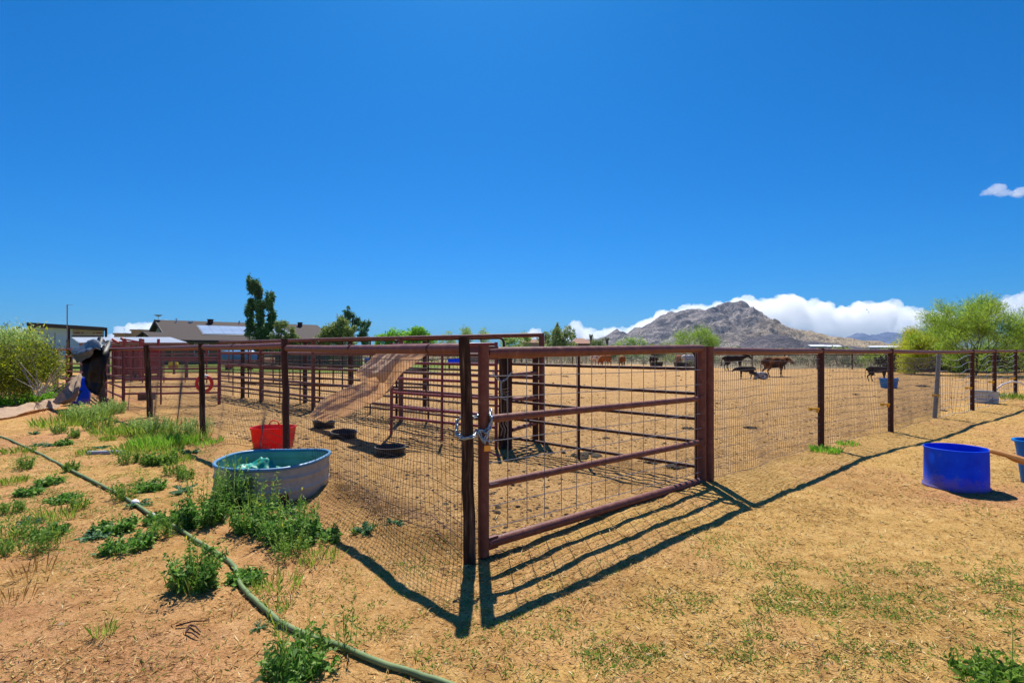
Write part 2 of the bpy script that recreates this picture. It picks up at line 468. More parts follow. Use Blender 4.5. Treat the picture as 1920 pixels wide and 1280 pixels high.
M['leaf_shadow'] = leafm('leaf_painted_shade', [(0, (0.012, 0.014, 0.007)), (.6, (0.030, 0.033, 0.016)), (1, (0.070, 0.070, 0.035))], .2)  # near-black leaf colour stands for the shadow band below the trees
M['straw'] = leafm('straw', [(0, (.07, .035, .012)), (.18, (.12, .06, .02)), (.22, (0.252, 0.147, 0.037)), (.5, (0.473, 0.304, 0.095)), (.9, (0.651, 0.462, 0.179)), (1, (0.750, 0.651, 0.378))], .15, .7)
M['dead_leaf'] = leafm('dead_stalk', [(0, (0.230, 0.115, 0.034)), (.6, (0.414, 0.230, 0.069)), (1, (0.552, 0.380, 0.149))], .2)
M['shrub_grey'] = leafm('shrub_grey_green', [(0, (0.081, 0.098, 0.052)), (.5, (0.149, 0.167, 0.092)), (1, (0.253, 0.253, 0.149))], .3)
M['grass_dry'] = leafm('dry_grass', [(0, (0.189, 0.147, 0.084)), (.5, (0.294, 0.236, 0.147)), (1, (0.399, 0.326, 0.210))], .3)

def ground_mat():
    m, nt, out = mat_new('ground_soil')
    b = nt.nodes.new('ShaderNodeBsdfPrincipled'); nt.links.new(b.outputs[0], out.inputs[0])
    b.inputs['Roughness'].default_value = .95; b.inputs['Specular IOR Level'].default_value = .12
    geo = nt.nodes.new('ShaderNodeNewGeometry')
    at = nt.nodes.new('ShaderNodeAttribute'); at.attribute_name = 'zone'
    sep = nt.nodes.new('ShaderNodeSeparateColor'); nt.links.new(at.outputs['Color'], sep.inputs[0])
    def noise(sc, det=6, ro=.6):
        n = nt.nodes.new('ShaderNodeTexNoise'); n.inputs['Scale'].default_value = sc
        n.inputs['Detail'].default_value = det; n.inputs['Roughness'].default_value = ro
        nt.links.new(geo.outputs['Position'], n.inputs[0]); return n
    def mix(fac, a, c, blend='MIX'):
        x = nt.nodes.new('ShaderNodeMix'); x.data_type = 'RGBA'; x.blend_type = blend
        if isinstance(fac, float): x.inputs[0].default_value = fac
        else: nt.links.new(fac, x.inputs[0])
        for s, v in ((6, a), (7, c)):
            if isinstance(v, tuple): x.inputs[s].default_value = (*v, 1)
            else: nt.links.new(v, x.inputs[s])
        return x.outputs[2]
    n_big = noise(1.1, 5); n_mid = noise(7, 6, .7); n_fine = noise(48, 4, .75); n_grit = noise(160, 3, .7)
    sand = ramp(nt, n_mid.outputs[0], [(.25, (.48, .265, .078)), (.48, (.66, .40, .13)), (.7, (.78, .52, .20))])
    red = ramp(nt, n_mid.outputs[0], [(.25, (.46, .215, .088)), (.5, (.62, .32, .145)), (.75, (.74, .42, .21))])
    corral = ramp(nt, n_mid.outputs[0], [(.28, (.34, .195, .070)), (.5, (.56, .335, .135)), (.75, (.70, .455, .20))])
    field = ramp(nt, noise(.9, 6, .7).outputs[0], [(.3, (.13, .12, .065)), (.5, (.24, .20, .125)), (.7, (.33, .27, .18))])
    lawn = ramp(nt, noise(.5, 6, .7).outputs[0], [(.3, (.10, .17, .02)), (.7, (.19, .25, .04))])
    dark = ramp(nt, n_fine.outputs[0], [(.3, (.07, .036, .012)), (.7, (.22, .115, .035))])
    big = ramp(nt, n_big.outputs[0], [(.3, (.80, .77, .72)), (.5, (1, 1, 1)), (.68, (1.10, 1.11, 1.14))])
    # zone: R = red soil, G = inside the corral, B = dry field beyond, A unused ; zone2: R = lawn, G = dug dark soil
    c = mix(sep.outputs[0], sand.outputs[0], red.outputs[0])
    c = mix(sep.outputs[1], c, corral.outputs[0])
    c = mix(sep.outputs[2], c, field.outputs[0])
    at2 = nt.nodes.new('ShaderNodeAttribute'); at2.attribute_name = 'zone_b'
    sp2 = nt.nodes.new('ShaderNodeSeparateColor'); nt.links.new(at2.outputs['Color'], sp2.inputs[0])
    c = mix(sp2.outputs[0], c, lawn.outputs[0])
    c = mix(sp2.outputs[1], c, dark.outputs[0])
    c = mix(1.0, c, big.outputs[0], 'MULTIPLY')
    # droppings and grit trodden into the sand
    spk = ramp(nt, noise(26, 3, .6).outputs[0], [(.57, (0, 0, 0)), (.63, (1, 1, 1))])
    mm = nt.nodes.new('ShaderNodeMath'); mm.operation = 'MULTIPLY'
    nt.links.new(spk.outputs[0], mm.inputs[0]); nt.links.new(sp2.outputs[2], mm.inputs[1])
    c = mix(mm.outputs[0], c, (.085, .048, .02))
    gr = ramp(nt, n_grit.outputs[0], [(.32, (.5, .48, .46)), (.66, (1.25, 1.25, 1.25))])
    c = mix(.8, c, gr.outputs[0], 'MULTIPLY')
    fr = ramp(nt, n_fine.outputs[0], [(.33, (.60, .56, .52)), (.66, (1.22, 1.22, 1.22))])
    c = mix(.8, c, fr.outputs[0], 'MULTIPLY')
    nt.links.new(c, b.inputs['Base Color'])
    ad = nt.nodes.new('ShaderNodeMath'); ad.operation = 'ADD'
    nt.links.new(n_fine.outputs[0], ad.inputs[0]); nt.links.new(n_grit.outputs[0], ad.inputs[1])
    bp = nt.nodes.new('ShaderNodeBump'); bp.inputs['Strength'].default_value = .75; bp.inputs['Distance'].default_value = .03
    nt.links.new(ad.outputs[0], bp.inputs['Height']); nt.links.new(bp.outputs[0], b.inputs['Normal'])
    return m

# ------------------------------------------------------------------ the ground
def graded(lo, hi, step, flat, g):
    """coordinates from 0 outward: even steps to 'flat', then growing"""
    def one(lim):
        c = [0.0]; s = step
        while c[-1] < lim:
            if c[-1] > flat: s *= g
            c.append(c[-1] + s)
        return c
    p = one(hi); n = one(-lo)
    return np.array([-q for q in n[::-1][:-1]] + p)

def make_ground():
    xs = graded(-9000, 9000, .032, 4.6, 1.035)
    ys = np.concatenate([np.array([-400, -150, -60, -25, -12, -6, -3, -1.5, -.5, .4, 1.0, 1.4]), 1.6 + graded(0, 9000, .026, 4.2, 1.03)])
    X, Y = np.meshgrid(xs, ys)
    Z = height(X, Y)
    nx, ny = len(xs), len(ys)
    idx = np.arange(nx * ny).reshape(ny, nx)
    faces = np.stack([idx[:-1, :-1], idx[:-1, 1:], idx[1:, 1:], idx[1:, :-1]], -1).reshape(-1, 4)
    o = link('ground', np.stack([X, Y, Z], -1).reshape(-1, 3), faces, ground_mat(), smooth=True)
    o['kind'] = 'structure'
    x, y = X.ravel(), Y.ravel()
    d = np.hypot(x, y)
    ins = sstep(-.15, .3, side_of(x, y))
    w1 = fbm(x / 1.3, y / 1.3, 41, 4); w2 = fbm(x / .5, y / .5, 52, 4)
    left = 1 - sstep(-1.6, .3, x + .35 * (y - 3) * .5 + w1 * 2.0)
    red = np.clip(left * (0.55 + 1.6 * w1 + .8 * w2), 0, 1)
    tubspot = np.exp(-(((x - 4.9) / 1.0) ** 2 + ((y - 5.5) / .45) ** 2))
    red = np.maximum(red, np.clip(tubspot * 1.1 + w2 * .5 * (tubspot > .2), 0, 1))
    red = np.maximum(red, np.clip(.35 * (1 - ins) * (w1 > .12), 0, 1)) * (1 - ins)
    back = 51.5 - sstep(11.5, 18, x) * 11.0 + 1.5 * vn(x / 8, y / 8, 5)
    field = sstep(0, 3, y - back) * (1 - 0.0)
    field = np.maximum(field, sstep(28, 34, -x) * 0 + 0)
    lawn = sstep(33, 36, y) * (1 - sstep(60, 75, y)) * (1 - sstep(-7, -2, x)) * (x > -60)
    field = field * (1 - lawn)
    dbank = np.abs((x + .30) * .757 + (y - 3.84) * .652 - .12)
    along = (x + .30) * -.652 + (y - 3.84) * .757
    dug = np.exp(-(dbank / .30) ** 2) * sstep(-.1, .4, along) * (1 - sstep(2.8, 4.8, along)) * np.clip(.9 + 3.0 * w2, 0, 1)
    # trampled dark ground under the panels and near the hinge post
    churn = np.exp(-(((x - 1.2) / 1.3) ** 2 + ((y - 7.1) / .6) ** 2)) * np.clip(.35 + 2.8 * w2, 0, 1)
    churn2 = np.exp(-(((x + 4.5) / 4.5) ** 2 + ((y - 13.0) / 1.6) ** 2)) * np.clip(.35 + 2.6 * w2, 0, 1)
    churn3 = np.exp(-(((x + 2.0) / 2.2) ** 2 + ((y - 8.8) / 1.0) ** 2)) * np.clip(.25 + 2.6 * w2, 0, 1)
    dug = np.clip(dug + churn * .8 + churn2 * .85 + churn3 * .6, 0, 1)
    spk = ins * (1 - sstep(36, 44, y)) * .85 + (1 - ins) * .12
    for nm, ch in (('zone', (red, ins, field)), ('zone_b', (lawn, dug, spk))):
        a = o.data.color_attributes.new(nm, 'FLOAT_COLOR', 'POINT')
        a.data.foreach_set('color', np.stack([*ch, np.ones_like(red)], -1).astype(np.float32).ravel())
    return o

make_ground()

# ------------------------------------------------------------------ hills and mountains
def mountain_mat(name, stops, scale, shrub=True, bump=.9):
    m, nt, out = mat_new(name)
    b = nt.nodes.new('ShaderNodeBsdfPrincipled'); nt.links.new(b.outputs[0], out.inputs[0])
    b.inputs['Roughness'].default_value = .95; b.inputs['Specular IOR Level'].default_value = .1
    geo = nt.nodes.new('ShaderNodeNewGeometry')
    def noise(sc, det=8, ro=.65):
        n = nt.nodes.new('ShaderNodeTexNoise'); n.inputs['Scale'].default_value = sc
        n.inputs['Detail'].default_value = det; n.inputs['Roughness'].default_value = ro
        nt.links.new(geo.outputs['Position'], n.inputs[0]); return n
    a = noise(scale); r = ramp(nt, a.outputs[0], stops)
    c = r.outputs[0]
    at = nt.nodes.new('ShaderNodeAttribute'); at.attribute_name = 'soil'
    x = nt.nodes.new('ShaderNodeMix'); x.data_type = 'RGBA'
    nt.links.new(at.outputs['Fac'], x.inputs[0]); nt.links.new(c, x.inputs[6])
    s2 = ramp(nt, noise(scale * 2.5).outputs[0], [(.35, (.32, .24, .15)), (.6, (.52, .40, .26))])
    nt.links.new(s2.outputs[0], x.inputs[7]); c = x.outputs[2]
    if shrub:
        v = noise(scale * 9, 3, .6)
        f = ramp(nt, v.outputs[0], [(.54, (0, 0, 0)), (.60, (1, 1, 1))])
        y = nt.nodes.new('ShaderNodeMix'); y.data_type = 'RGBA'
        nt.links.new(f.outputs[0], y.inputs[0]); nt.links.new(c, y.inputs[6]); y.inputs[7].default_value = (.06, .065, .05, 1)
        c = y.outputs[2]
    nt.links.new(c, b.inputs['Base Color'])
    bp = nt.nodes.new('ShaderNodeBump'); bp.inputs['Strength'].default_value = bump; bp.inputs['Distance'].default_value = 9
    nt.links.new(noise(scale * 3, 8, .7).outputs[0], bp.inputs['Height']); nt.links.new(bp.outputs[0], b.inputs['Normal'])
    return m

def ridge(name, label, pts, D, depth, rough, cell, mat, seed, soilfn=None, nu=None, nv=90):
    """a mountain whose crest stands at distance D and reaches the given heights; real slopes to both sides"""
    px = np.array([p[0] for p in pts], float); py = np.array([p[1] for p in pts], float)
    nu = nu or int((px[-1] - px[0]) * 1.0)
    u = np.linspace(px[0], px[-1], nu)
    top = np.interp(u, px, HOR - py) / F * D           # crest height over the eye line
    xw = (u - W0 / 2) / F * D
    v = np.linspace(-1, 1, nv)
    U, V = np.meshgrid(np.arange(nu), v)
    hx = top[U] + CAMZ
    X = xw[U]; Yy = D + V * depth
    prof = (1 - np.abs(V)) ** 1.15
    n = ridged(X / cell, Yy / cell, seed, 6) - .62
    n2 = fbm(X / (cell * .22), Yy / (cell * .22), seed + 50, 4)
    amp = rough * np.clip(hx, 0, None) ** .7 * np.minimum(1, (1 - np.abs(V)) * 4)
    n3 = ridged(X / (cell * .30), Yy / (cell * .30), seed + 80, 4) - .6
    crest = np.exp(-(V / .06) ** 2)
    Z = hx * prof + amp * (n * 1.5 + n2 * .9 + n3 * .4) * (1 - .75 * crest) - 3 * (np.abs(V) > .985)
    # spurs run down from the crest
    X = X + depth * .22 * (fbm(X / (cell * 1.3), Yy / (cell * 1.3), seed + 9, 3)) * (1 - crest) * np.minimum(1, (1 - np.abs(V)) * 3)
    idx = np.arange(nu * nv).reshape(nv, nu)
    faces = np.stack([idx[:-1, :-1], idx[:-1, 1:], idx[1:, 1:], idx[1:, :-1]], -1).reshape(-1, 4)
    o = link(name, np.stack([X, Yy, Z], -1).reshape(-1, 3), faces, mat, smooth=False)
    soil = np.clip(soilfn(X, Yy, Z, hx, V), 0, 1) if soilfn else np.zeros_like(X)
    a = o.data.attributes.new('soil', 'FLOAT', 'POINT')
    a.data.foreach_set('value', soil.astype(np.float32).ravel())
    tag(o, label, None, None, 'structure')
    return o

rock = mountain_mat('mountain_rock', [(.37, (.075, .072, .10)), (.49, (.22, .195, .21)), (.62, (.44, .385, .36))], .034)
rock_dark = mountain_mat('spur_rock', [(.32, (.07, .06, .075)), (.5, (.13, .11, .13)), (.68, (.24, .2, .2))], .03)
rock_far_hazed = mountain_mat('far_rock_haze_tint', [(.32, (.06, .075, .14)), (.5, (.095, .11, .19)), (.68, (.15, .16, .25))], .006, shrub=False)  # distance haze is put into the rock colour as blue
ridge('mountain', 'rocky grey-brown peak standing behind the pasture', [(1020, 653), (1052, 648), (1080, 641), (1100, 637), (1128, 634), (1145, 623), (1155, 617), (1166, 624), (1180, 627), (1192, 621), (1205, 614), (1222, 606), (1240, 594), (1252, 584), (1258, 582), (1266, 585), (1276, 582), (1292, 580), (1312, 582), (1326, 586), (1336, 580), (1346, 573), (1356, 569), (1366, 567), (1376, 569), (1388, 575), (1398, 582), (1410, 592), (1424, 602), (1442, 611), (1462, 617), (1482, 621), (1510, 628), (1545, 634), (1585, 641), (1625, 646), (1680, 651), (1720, 654)],
      1600, 480, 1.15, 150, rock, 4, lambda X, Y, Z, hx, V: sstep(620, 820, X) * .85 + .55 * sstep(.3, .75, -V) * sstep(420, 620, X) + .25 * fbm(X / 60, Y / 60, 8, 4), nv=150)
ridge('hill', 'dark low spur in front of the rocky peak', [(1372, 655), (1390, 647), (1405, 637), (1418, 632), (1428, 634), (1440, 629), (1452, 626), (1466, 629), (1482, 635), (1505, 640), (1535, 643), (1570, 647), (1610, 651), (1640, 654)],
      1150, 130, 1.0, 60, rock_dark, 31, None, nv=80)
ridge('far_hill', 'distant ridge coloured haze blue at the right', [(1540, 654), (1572, 638), (1584, 633), (1598, 628), (1606, 624), (1614, 628), (1624, 631), (1636, 627), (1650, 628), (1662, 625), (1676, 623), (1690, 625), (1706, 619), (1724, 616), (1745, 612), (1770, 617), (1800, 622), (1850, 630), (1920, 636), (2020, 650)],
      5200, 900, 1.2, 420, rock_far_hazed, 61, None, nv=70)
ridge('low_hill', 'small green hill at the edge of the houses', [(940, 655), (960, 648), (985, 641), (1010, 638), (1040, 641), (1075, 647), (1110, 654)],
      900, 140, .7, 70, rock, 77, None, nv=50)

# ------------------------------------------------------------------ clouds
_ico = None
def ico_arrays():
    global _ico
    if _ico is None:
        import bmesh
        bm = bmesh.new(); bmesh.ops.create_icosphere(bm, subdivisions=2, radius=1)
        v = np.array([p.co for p in bm.verts]); f = np.array([[q.index for q in t.verts] for t in bm.faces]); bm.free()
        _ico = (v, f)
    return _ico

def cloud_mat():
    m, nt, out = mat_new('cloud_white')
    p = nt.nodes.new('ShaderNodeVolumePrincipled'); p.inputs['Density'].default_value = .006
    p.inputs['Color'].default_value = (1, 1, 1, 1); p.inputs['Anisotropy'].default_value = .35
    nt.links.new(p.outputs[0], out.inputs['Volume'])
    return m
M['cloud'] = cloud_mat()

def cloud(label, outline, base, D, seed, puff=(22, 60), n=90, thick=260, vox=None):
    r = np.random.default_rng(seed)
    ox = np.array([p[0] for p in outline], float); oy = np.array([p[1] for p in outline], float)
    V, Fc = ico_arrays(); vs = []; fs = []; k = 0
    sc = D / F
    for i in range(n):
        x = r.uniform(ox[0], ox[-1]); top = np.interp(x, ox, oy)
        t = r.random() ** 1.7
        rad = min(r.uniform(*puff), max(3.0, (base - top) * .55), max(3.0, min(x - ox[0], ox[-1] - x) * .8 + 3))
        y = top + rad + t * max(0, base - top - rad)
        c = np.array([(x - W0 / 2) * sc, D + r.uniform(-1, 1) * thick * (1 - .3 * t), CAMZ + (HOR - y) * sc])
        vs.append(V * rad * sc * np.array([1.15, 1.0, .9]) + c); fs.append(Fc + k); k += len(V)
    o = link('cloud', np.concatenate(vs), np.concatenate(fs), M['cloud'], loc=((ox.mean() - W0 / 2) * sc, D, CAMZ + (HOR - base) * sc), smooth=True)
    md = o.modifiers.new('remesh', 'REMESH'); md.mode = 'VOXEL'; md.voxel_size = vox or 2.2 * sc; md.use_smooth_shade = True
    for (st, sz, dp) in ((22, 26, 3), (10, 9, 3)):
        tx = bpy.data.textures.new('cloud_lumps', 'CLOUDS'); tx.noise_scale = sz * sc; tx.noise_depth = dp
        dm = o.modifiers.new('lumps', 'DISPLACE'); dm.texture = tx; dm.texture_coords = 'GLOBAL'; dm.strength = st * sc; dm.mid_level = .55
    tag(o, label, None, 'white clouds along the horizon', 'structure')
    return o

CD = 9000
cloud('big white cloud bank behind the rocky peak', [(1180, 612), (1200, 598), (1230, 588), (1250, 574), (1270, 568), (1290, 573), (1320, 562), (1345, 556), (1375, 557), (1400, 550), (1435, 543), (1470, 546), (1500, 553), (1530, 560), (1560, 568), (1590, 572), (1615, 562), (1640, 556), (1665, 560), (1690, 568), (1715, 566), (1745, 578), (1790, 596)], 655, CD, 3, (14, 40), 210)
cloud('white cloud left of the rocky peak', [(1030, 628), (1050, 618), (1068, 602), (1078, 598), (1095, 604), (1110, 612), (1125, 610), (1140, 601), (1155, 602), (1168, 610), (1185, 622)], 652, CD, 4, (8, 17), 90)
cloud('small white cloud above the end of the tall corral rail', [(975, 632), (988, 615), (1000, 612), (1012, 618), (1020, 632)], 652, CD, 5, (6, 12), 40)
cloud('white cloud beside the brown roofed house', [(205, 630), (225, 615), (245, 606), (262, 601), (285, 598), (305, 596), (330, 612), (345, 630)], 645, CD, 6, (8, 18), 90)
cloud('white cloud behind the yellow-green bush', [(-40, 620), (0, 612), (30, 606), (45, 607), (62, 620), (80, 635)], 640, CD, 7, (8, 15), 50)
cloud('white cloud above the trees at the right', [(1868, 590), (1888, 562), (1902, 548), (1925, 542), (1960, 546), (2020, 560), (2080, 590)], 605, CD, 8, (8, 18), 70)

def wisp(label, puffs, D, dens):
    V, Fc = ico_arrays(); vs = []; fs = []; k = 0; sc = D / F
    for (x, y, rx, ry) in puffs:
        c = np.array([(x - W0 / 2) * sc, D + random.uniform(-60, 60), CAMZ + (HOR - y) * sc])
        vs.append(V * np.array([rx, (rx + ry) / 2, ry]) * sc + c); fs.append(Fc + k); k += len(V)
    m, nt, out = mat_new('thin_cloud')
    p = nt.nodes.new('ShaderNodeVolumePrincipled'); p.inputs['Density'].default_value = dens
    p.inputs['Color'].default_value = (1, 1, 1, 1); p.inputs['Anisotropy'].default_value = .2
    nt.links.new(p.outputs[0], out.inputs['Volume'])
    o = link('cloud', np.concatenate(vs), np.concatenate(fs), m, loc=((puffs[0][0] - W0 / 2) * sc, D, CAMZ + (HOR - puffs[0][1]) * sc), smooth=True)
    md = o.modifiers.new('remesh', 'REMESH'); md.mode = 'VOXEL'; md.voxel_size = 1.0 * sc
    tx = bpy.data.textures.new('wisp_lumps', 'CLOUDS'); tx.noise_scale = 9 * sc; tx.noise_depth = 3
    dm = o.modifiers.new('lumps', 'DISPLACE'); dm.texture = tx; dm.texture_coords = 'GLOBAL'; dm.strength = 9 * sc; dm.mid_level = .5
    tag(o, label, None, None, 'structure')
wisp('thin small cloud wisp alone in the blue sky at the upper right', [(1872, 353, 16, 9), (1860, 359, 15, 6), (1849, 363, 9, 3), (1884, 360, 16, 7), (1908, 362, 14, 6), (1922, 356, 14, 8), (1903, 368, 10, 4)], 9000, .0035)

# ------------------------------------------------------------------ fences, gate, corral
def gz(x, y):
    return float(height(x, y))

def wob(rs, amp):
    return rs.uniform(-amp, amp)

def mesh_panel(a, b, top, step, hstep, r, seed, sag=.02, parent=None, mat=None, bulge=.05, hr=None, hmat=None):
    """woven wire between two fence points: every wire is geometry"""
    rs = random.Random(seed)
    a = Vector((a[0], a[1], 0)); b = Vector((b[0], b[1], 0))
    d = b - a; L = d.length; d.normalize(); nrm = Vector((-d.y, d.x, 0))
    nh = max(2, int(top / hstep)); nvt = max(2, int(L / step))
    k1, k2, k3 = rs.uniform(0, 6), rs.uniform(0, 6), rs.uniform(0, 6)
    def P(u, w):
        """u along 0..1, w up 0..1"""
        t = u * L
        p = a + d * t
        low = (1 - w)
        off = bulge * math.sin(u * math.pi) * (math.sin(u * 9 + k1 + w * 2.0) * .6 + math.sin(u * 17 + k2 + w * 3) * .3) * (.3 + low)
        z0 = gz(p.x, p.y)
        z = z0 + .015 + w * (top - .015 - z0) - sag * math.sin(u * math.pi * 2.0 + k3 + w * 2.5) * math.sin(u * math.pi) * (0.4 + .6 * w) * 1.2 - sag * 1.2 * math.sin(u * math.pi) * w
        q = p + nrm * off
        q.z = z
        q += d * (.25 * step * math.sin(w * 5 + u * 40) * low)
        return q
    m = MB()
    for i in range(nvt + 1):
        u = i / nvt
        m.tube([P(u, w) for w in np.linspace(0, 1, 7)], r, 3, cap=False)
    m2 = MB() if hmat else m
    for j in range(nh + 1):
        w = j / nh
        m2.tube([P(u, w) for u in np.linspace(0, 1, max(6, int(L / .22)))], (hr or r * 1.35) * (1.25 if j in (0, nh) else 1.0), 3, cap=False)
    if hmat:
        m2.build('line_wire', hmat, parent)['kind'] = 'stuff'
    o = m.build('wire_mesh', mat or M['wire'], parent)
    o['kind'] = 'stuff'
    return o

# ---- left fence: wooden corner post, steel posts, heavy pipe rail, woven wire
lf = thing('pipe_fence', 'heavy brown pipe rail fence with woven wire left of the wooden corner post', 'fence', (LF[0][0], LF[0][1], 0), None)
tops = [(1.57, .02), (1.63, 0), (1.60, 0), (1.60, -.05), (1.6, -.1), (1.55, 0), (1.55, 0), (1.55, 0)]
def wood_post(name, x, y, top, r, tilt, m, parent, seed, n=10):
    rs = random.Random(seed)
    pts = []; rr = []
    for k in range(9):
        t = k / 8
        pts.append((x + tilt[0] * t + rs.uniform(-.006, .006), y + tilt[1] * t + rs.uniform(-.006, .006), -.12 + (top + .12) * t)); rr.append(r * (1.04 - .1 * t) * rs.uniform(.96, 1.04))
    return MB().tube(pts, rr, n).build(name, m, parent, smooth='auto')
p0 = wood_post('post', LF[0][0] + .005, LF[0][1], 1.59, .044, (-.045, 0), M['wood_dark'], lf, 1, 14)
p0['label'] = 'weathered wooden corner post beside the gate'
wood_post('post', *LF[1], 1.63, .043, (-.03, 0), M['pipe_dark'], lf, 2)
wood_post('post', *LF[2], 1.61, .046, (-.03, 0), M['wood_dark'], lf, 3)
wood_post('post', *LF[3], 1.60, .06, (-.10, .0), M['wood_dark'], lf, 4)
wood_post('post', LF[4][0] + .16, LF[4][1] - .4, 1.62, .09, (-.24, .0), M['wood_grey'], lf, 5)
for k in (5, 6, 7):
    wood_post('post', *LF[k], 1.56, .10, (.02, 0), M['wood_dark'], lf, 10 + k)
rz_ = [(1.505, 1.515), (1.55, 1.54), (1.545, 1.53), (1.53, 1.52), (1.52, 1.5), (1.5, 1.5), (1.5, 1.5)]
for k in range(7):
    a = Vector((*LF[k], rz_[k][0])); b = Vector((*LF[k + 1], rz_[k][1]))
    if k == 0: a += Vector((-.04, .045, 0))
    if k == 4: a = Vector((LF[4][0] - .28, LF[4][1] + .2, 1.52))
    if k == 3: b = Vector((LF[4][0] - .22, LF[4][1] - .02, 1.5))
    m = MB().tube([a, a.lerp(b, .3) + Vector((0, 0, -.006)), a.lerp(b, .62) + Vector((0, 0, -.008)), b], .041, 14)
    rail = m.build('rail', M['pipe'], lf, smooth='auto')
    if k < 2:       # welded sleeves where lengths of pipe join
        for t in ((.12, .5) if k == 0 else (.55,)):
            q = a.lerp(b, t); d = (b - a).normalized()
            MB().tube([q - d * .012, q + d * .012], .0435, 14).build('weld', M['pipe_dark'], rail, smooth='auto')
for k in range(4):
    mesh_panel(LF[k], LF[k + 1], 1.44, .05 if k < 3 else .075, .105 if k < 2 else .15, .0019 if k < 2 else .0026, 20 + k, parent=lf, bulge=(.10, .16, .12, .08)[k])
mesh_panel(LF[4], LF[5], 1.42, .15, .2, .0025, 26, parent=lf)

# ---- right fence
rf = thing('pipe_fence', 'brown pipe fence with yellow insulators running right from the gate hinge', 'fence', (RF[0][0], RF[0][1], 0))
rtop = [1.535, 1.525, 1.515, 1.49, 1.5, 1.5, 1.5, 1.5, 1.5]
for k, (x, y) in enumerate(RF):
    if k == 3:
        MB().tube([(x - .13, y, -.1), (x - .02, y, 1.45)], .043, 8).build('post', M['steelpost'], rf, smooth='auto')['label'] = 'grey leaning steel post of the right fence'
    else:
        r = .052 if k == 0 else .047
        MB().tube([(x, y, -.1), (x, y, rtop[k])], r, 12).build('post', M['pipe_dark'] if k else M['pipe'], rf, smooth='auto')
for k in range(len(RF) - 1):
    a = Vector((*RF[k], rtop[k] - .05)); b = Vector((*RF[k + 1], rtop[k + 1] - .05))
    MB().tube([a, a.lerp(b, .5) + Vector((0, 0, -.008)), b], .041 if k == 0 else .038, 12).build('rail', M['pipe'], rf, smooth='auto')
for k in range(3):
    mesh_panel(RF[k], RF[k + 1], 1.36, .05, .11, (.0022, .0026, .003)[k], 40 + k, parent=rf, bulge=(.05, .05, .015)[k])
for k in range(3, 8):
    mesh_panel(RF[k], RF[k + 1], 1.36, .16, .17, .0028, 50 + k, sag=.05, parent=rf, mat=M['wire'], bulge=.06, hr=.0055, hmat=M['wire_light'])
for k, (zz, off) in enumerate([(.45, -.1), (.58, -.14), (.50, -.17), (.50, -.18), (.55, -.18), (.62, -.18), (.62, -.18)]):
    x, y = RF[k]
    m = MB().box((x - .05 - .09, y - .06, zz), (.15, .035, .03)).box((x - .2, y - .06, zz - .005), (.035, .05, .05)).box((x - .09, y - .055, zz - .03), (.03, .03, .05))
    m.build('insulator', M['yellow'], rf)

# ---- the gate
GA = Vector((-.207, 3.92, 0)); GB = Vector((2.13, 6.05, 0))
gate = thing('pipe_gate', 'brown pipe gate with wire grid chained to the wooden corner post', 'gate', GA)
gd = (GB - GA).normalized()
MB().tube([GA + Vector((0, 0, .0)), GA + Vector((0, 0, 1.53))], .041, 18).build('upright', M['pipe'], gate, smooth='auto')
MB().tube([GB + Vector((0, 0, .0)), GB + Vector((0, 0, 1.535))], .05, 16).build('upright', M['pipe'], gate, smooth='auto')
heights = [(1.475, 1.51, .043), (.99, .95, .029), (.505, .465, .029), (.078, .03, .039)]
for (za, zb, r) in heights:
    a = GA + gd * .03 + Vector((0, 0, za)); b = GB - gd * .02 + Vector((0, 0, zb))
    rl = MB().tube([a, a + gd * .12 , b], [r * .88, r, r], 16).build('rail', M['pipe'], gate, smooth='auto')
    if r > .035:   # flattened, coped pipe end at the upright
        MB().bar(a - gd * .004, a + gd * .10, .03, r * 2.3).build('coped_end', M['pipe'], rl)
for z in (.465, .95):
    c = GB + Vector((-.012, -.05, z))
    MB().tube([c + Vector((0, .02, 0)), c + Vector((0, -.02, 0))], .038, 12).build('flange', M['pipe'], gate, smooth='auto')
side = Vector((gd.y, -gd.x, 0))
L = (GB - GA).length
for i in range(1, 16):
    t = i / 16 * L + .02
    if t > L - .06: break
    q = GA + gd * t + side * .0
    u = t / L
    zt = 1.475 + (1.51 - 1.475) * u; zb = .16 - .05 * u
    o = MB().tube([q + side * .02 + Vector((random.uniform(-.004, .004), 0, zb)), q + side * .022 + Vector((0, 0, .75)), q + side * .02 + Vector((0, 0, zt))], .0031, 4).build('grid_wire', M['grid'], gate)
for j in range(8):
    z0 = .20 + j * .158; z1 = .14 + j * .162
    MB().tube([GA + gd * .04 + side * .024 + Vector((0, 0, z0)), GA + gd * (L * .5) + side * .024 + Vector((0, 0, (z0 + z1) / 2 - .006)), GB - gd * .04 + side * .024 + Vector((0, 0, z1))], .0031, 4).build('grid_wire', M['grid'], gate)
MB().tube([GA + gd * .04 + Vector((0, 0, .10)), GB - gd * .05 + Vector((0, 0, .07))], .0035, 4).build('grid_wire', M['grid'], gate)
MB().tube([GA + Vector((0, 0, -.06)), GA + Vector((0, 0, .02))], .03, 10).build('foot', M['black_rubber'], gate)

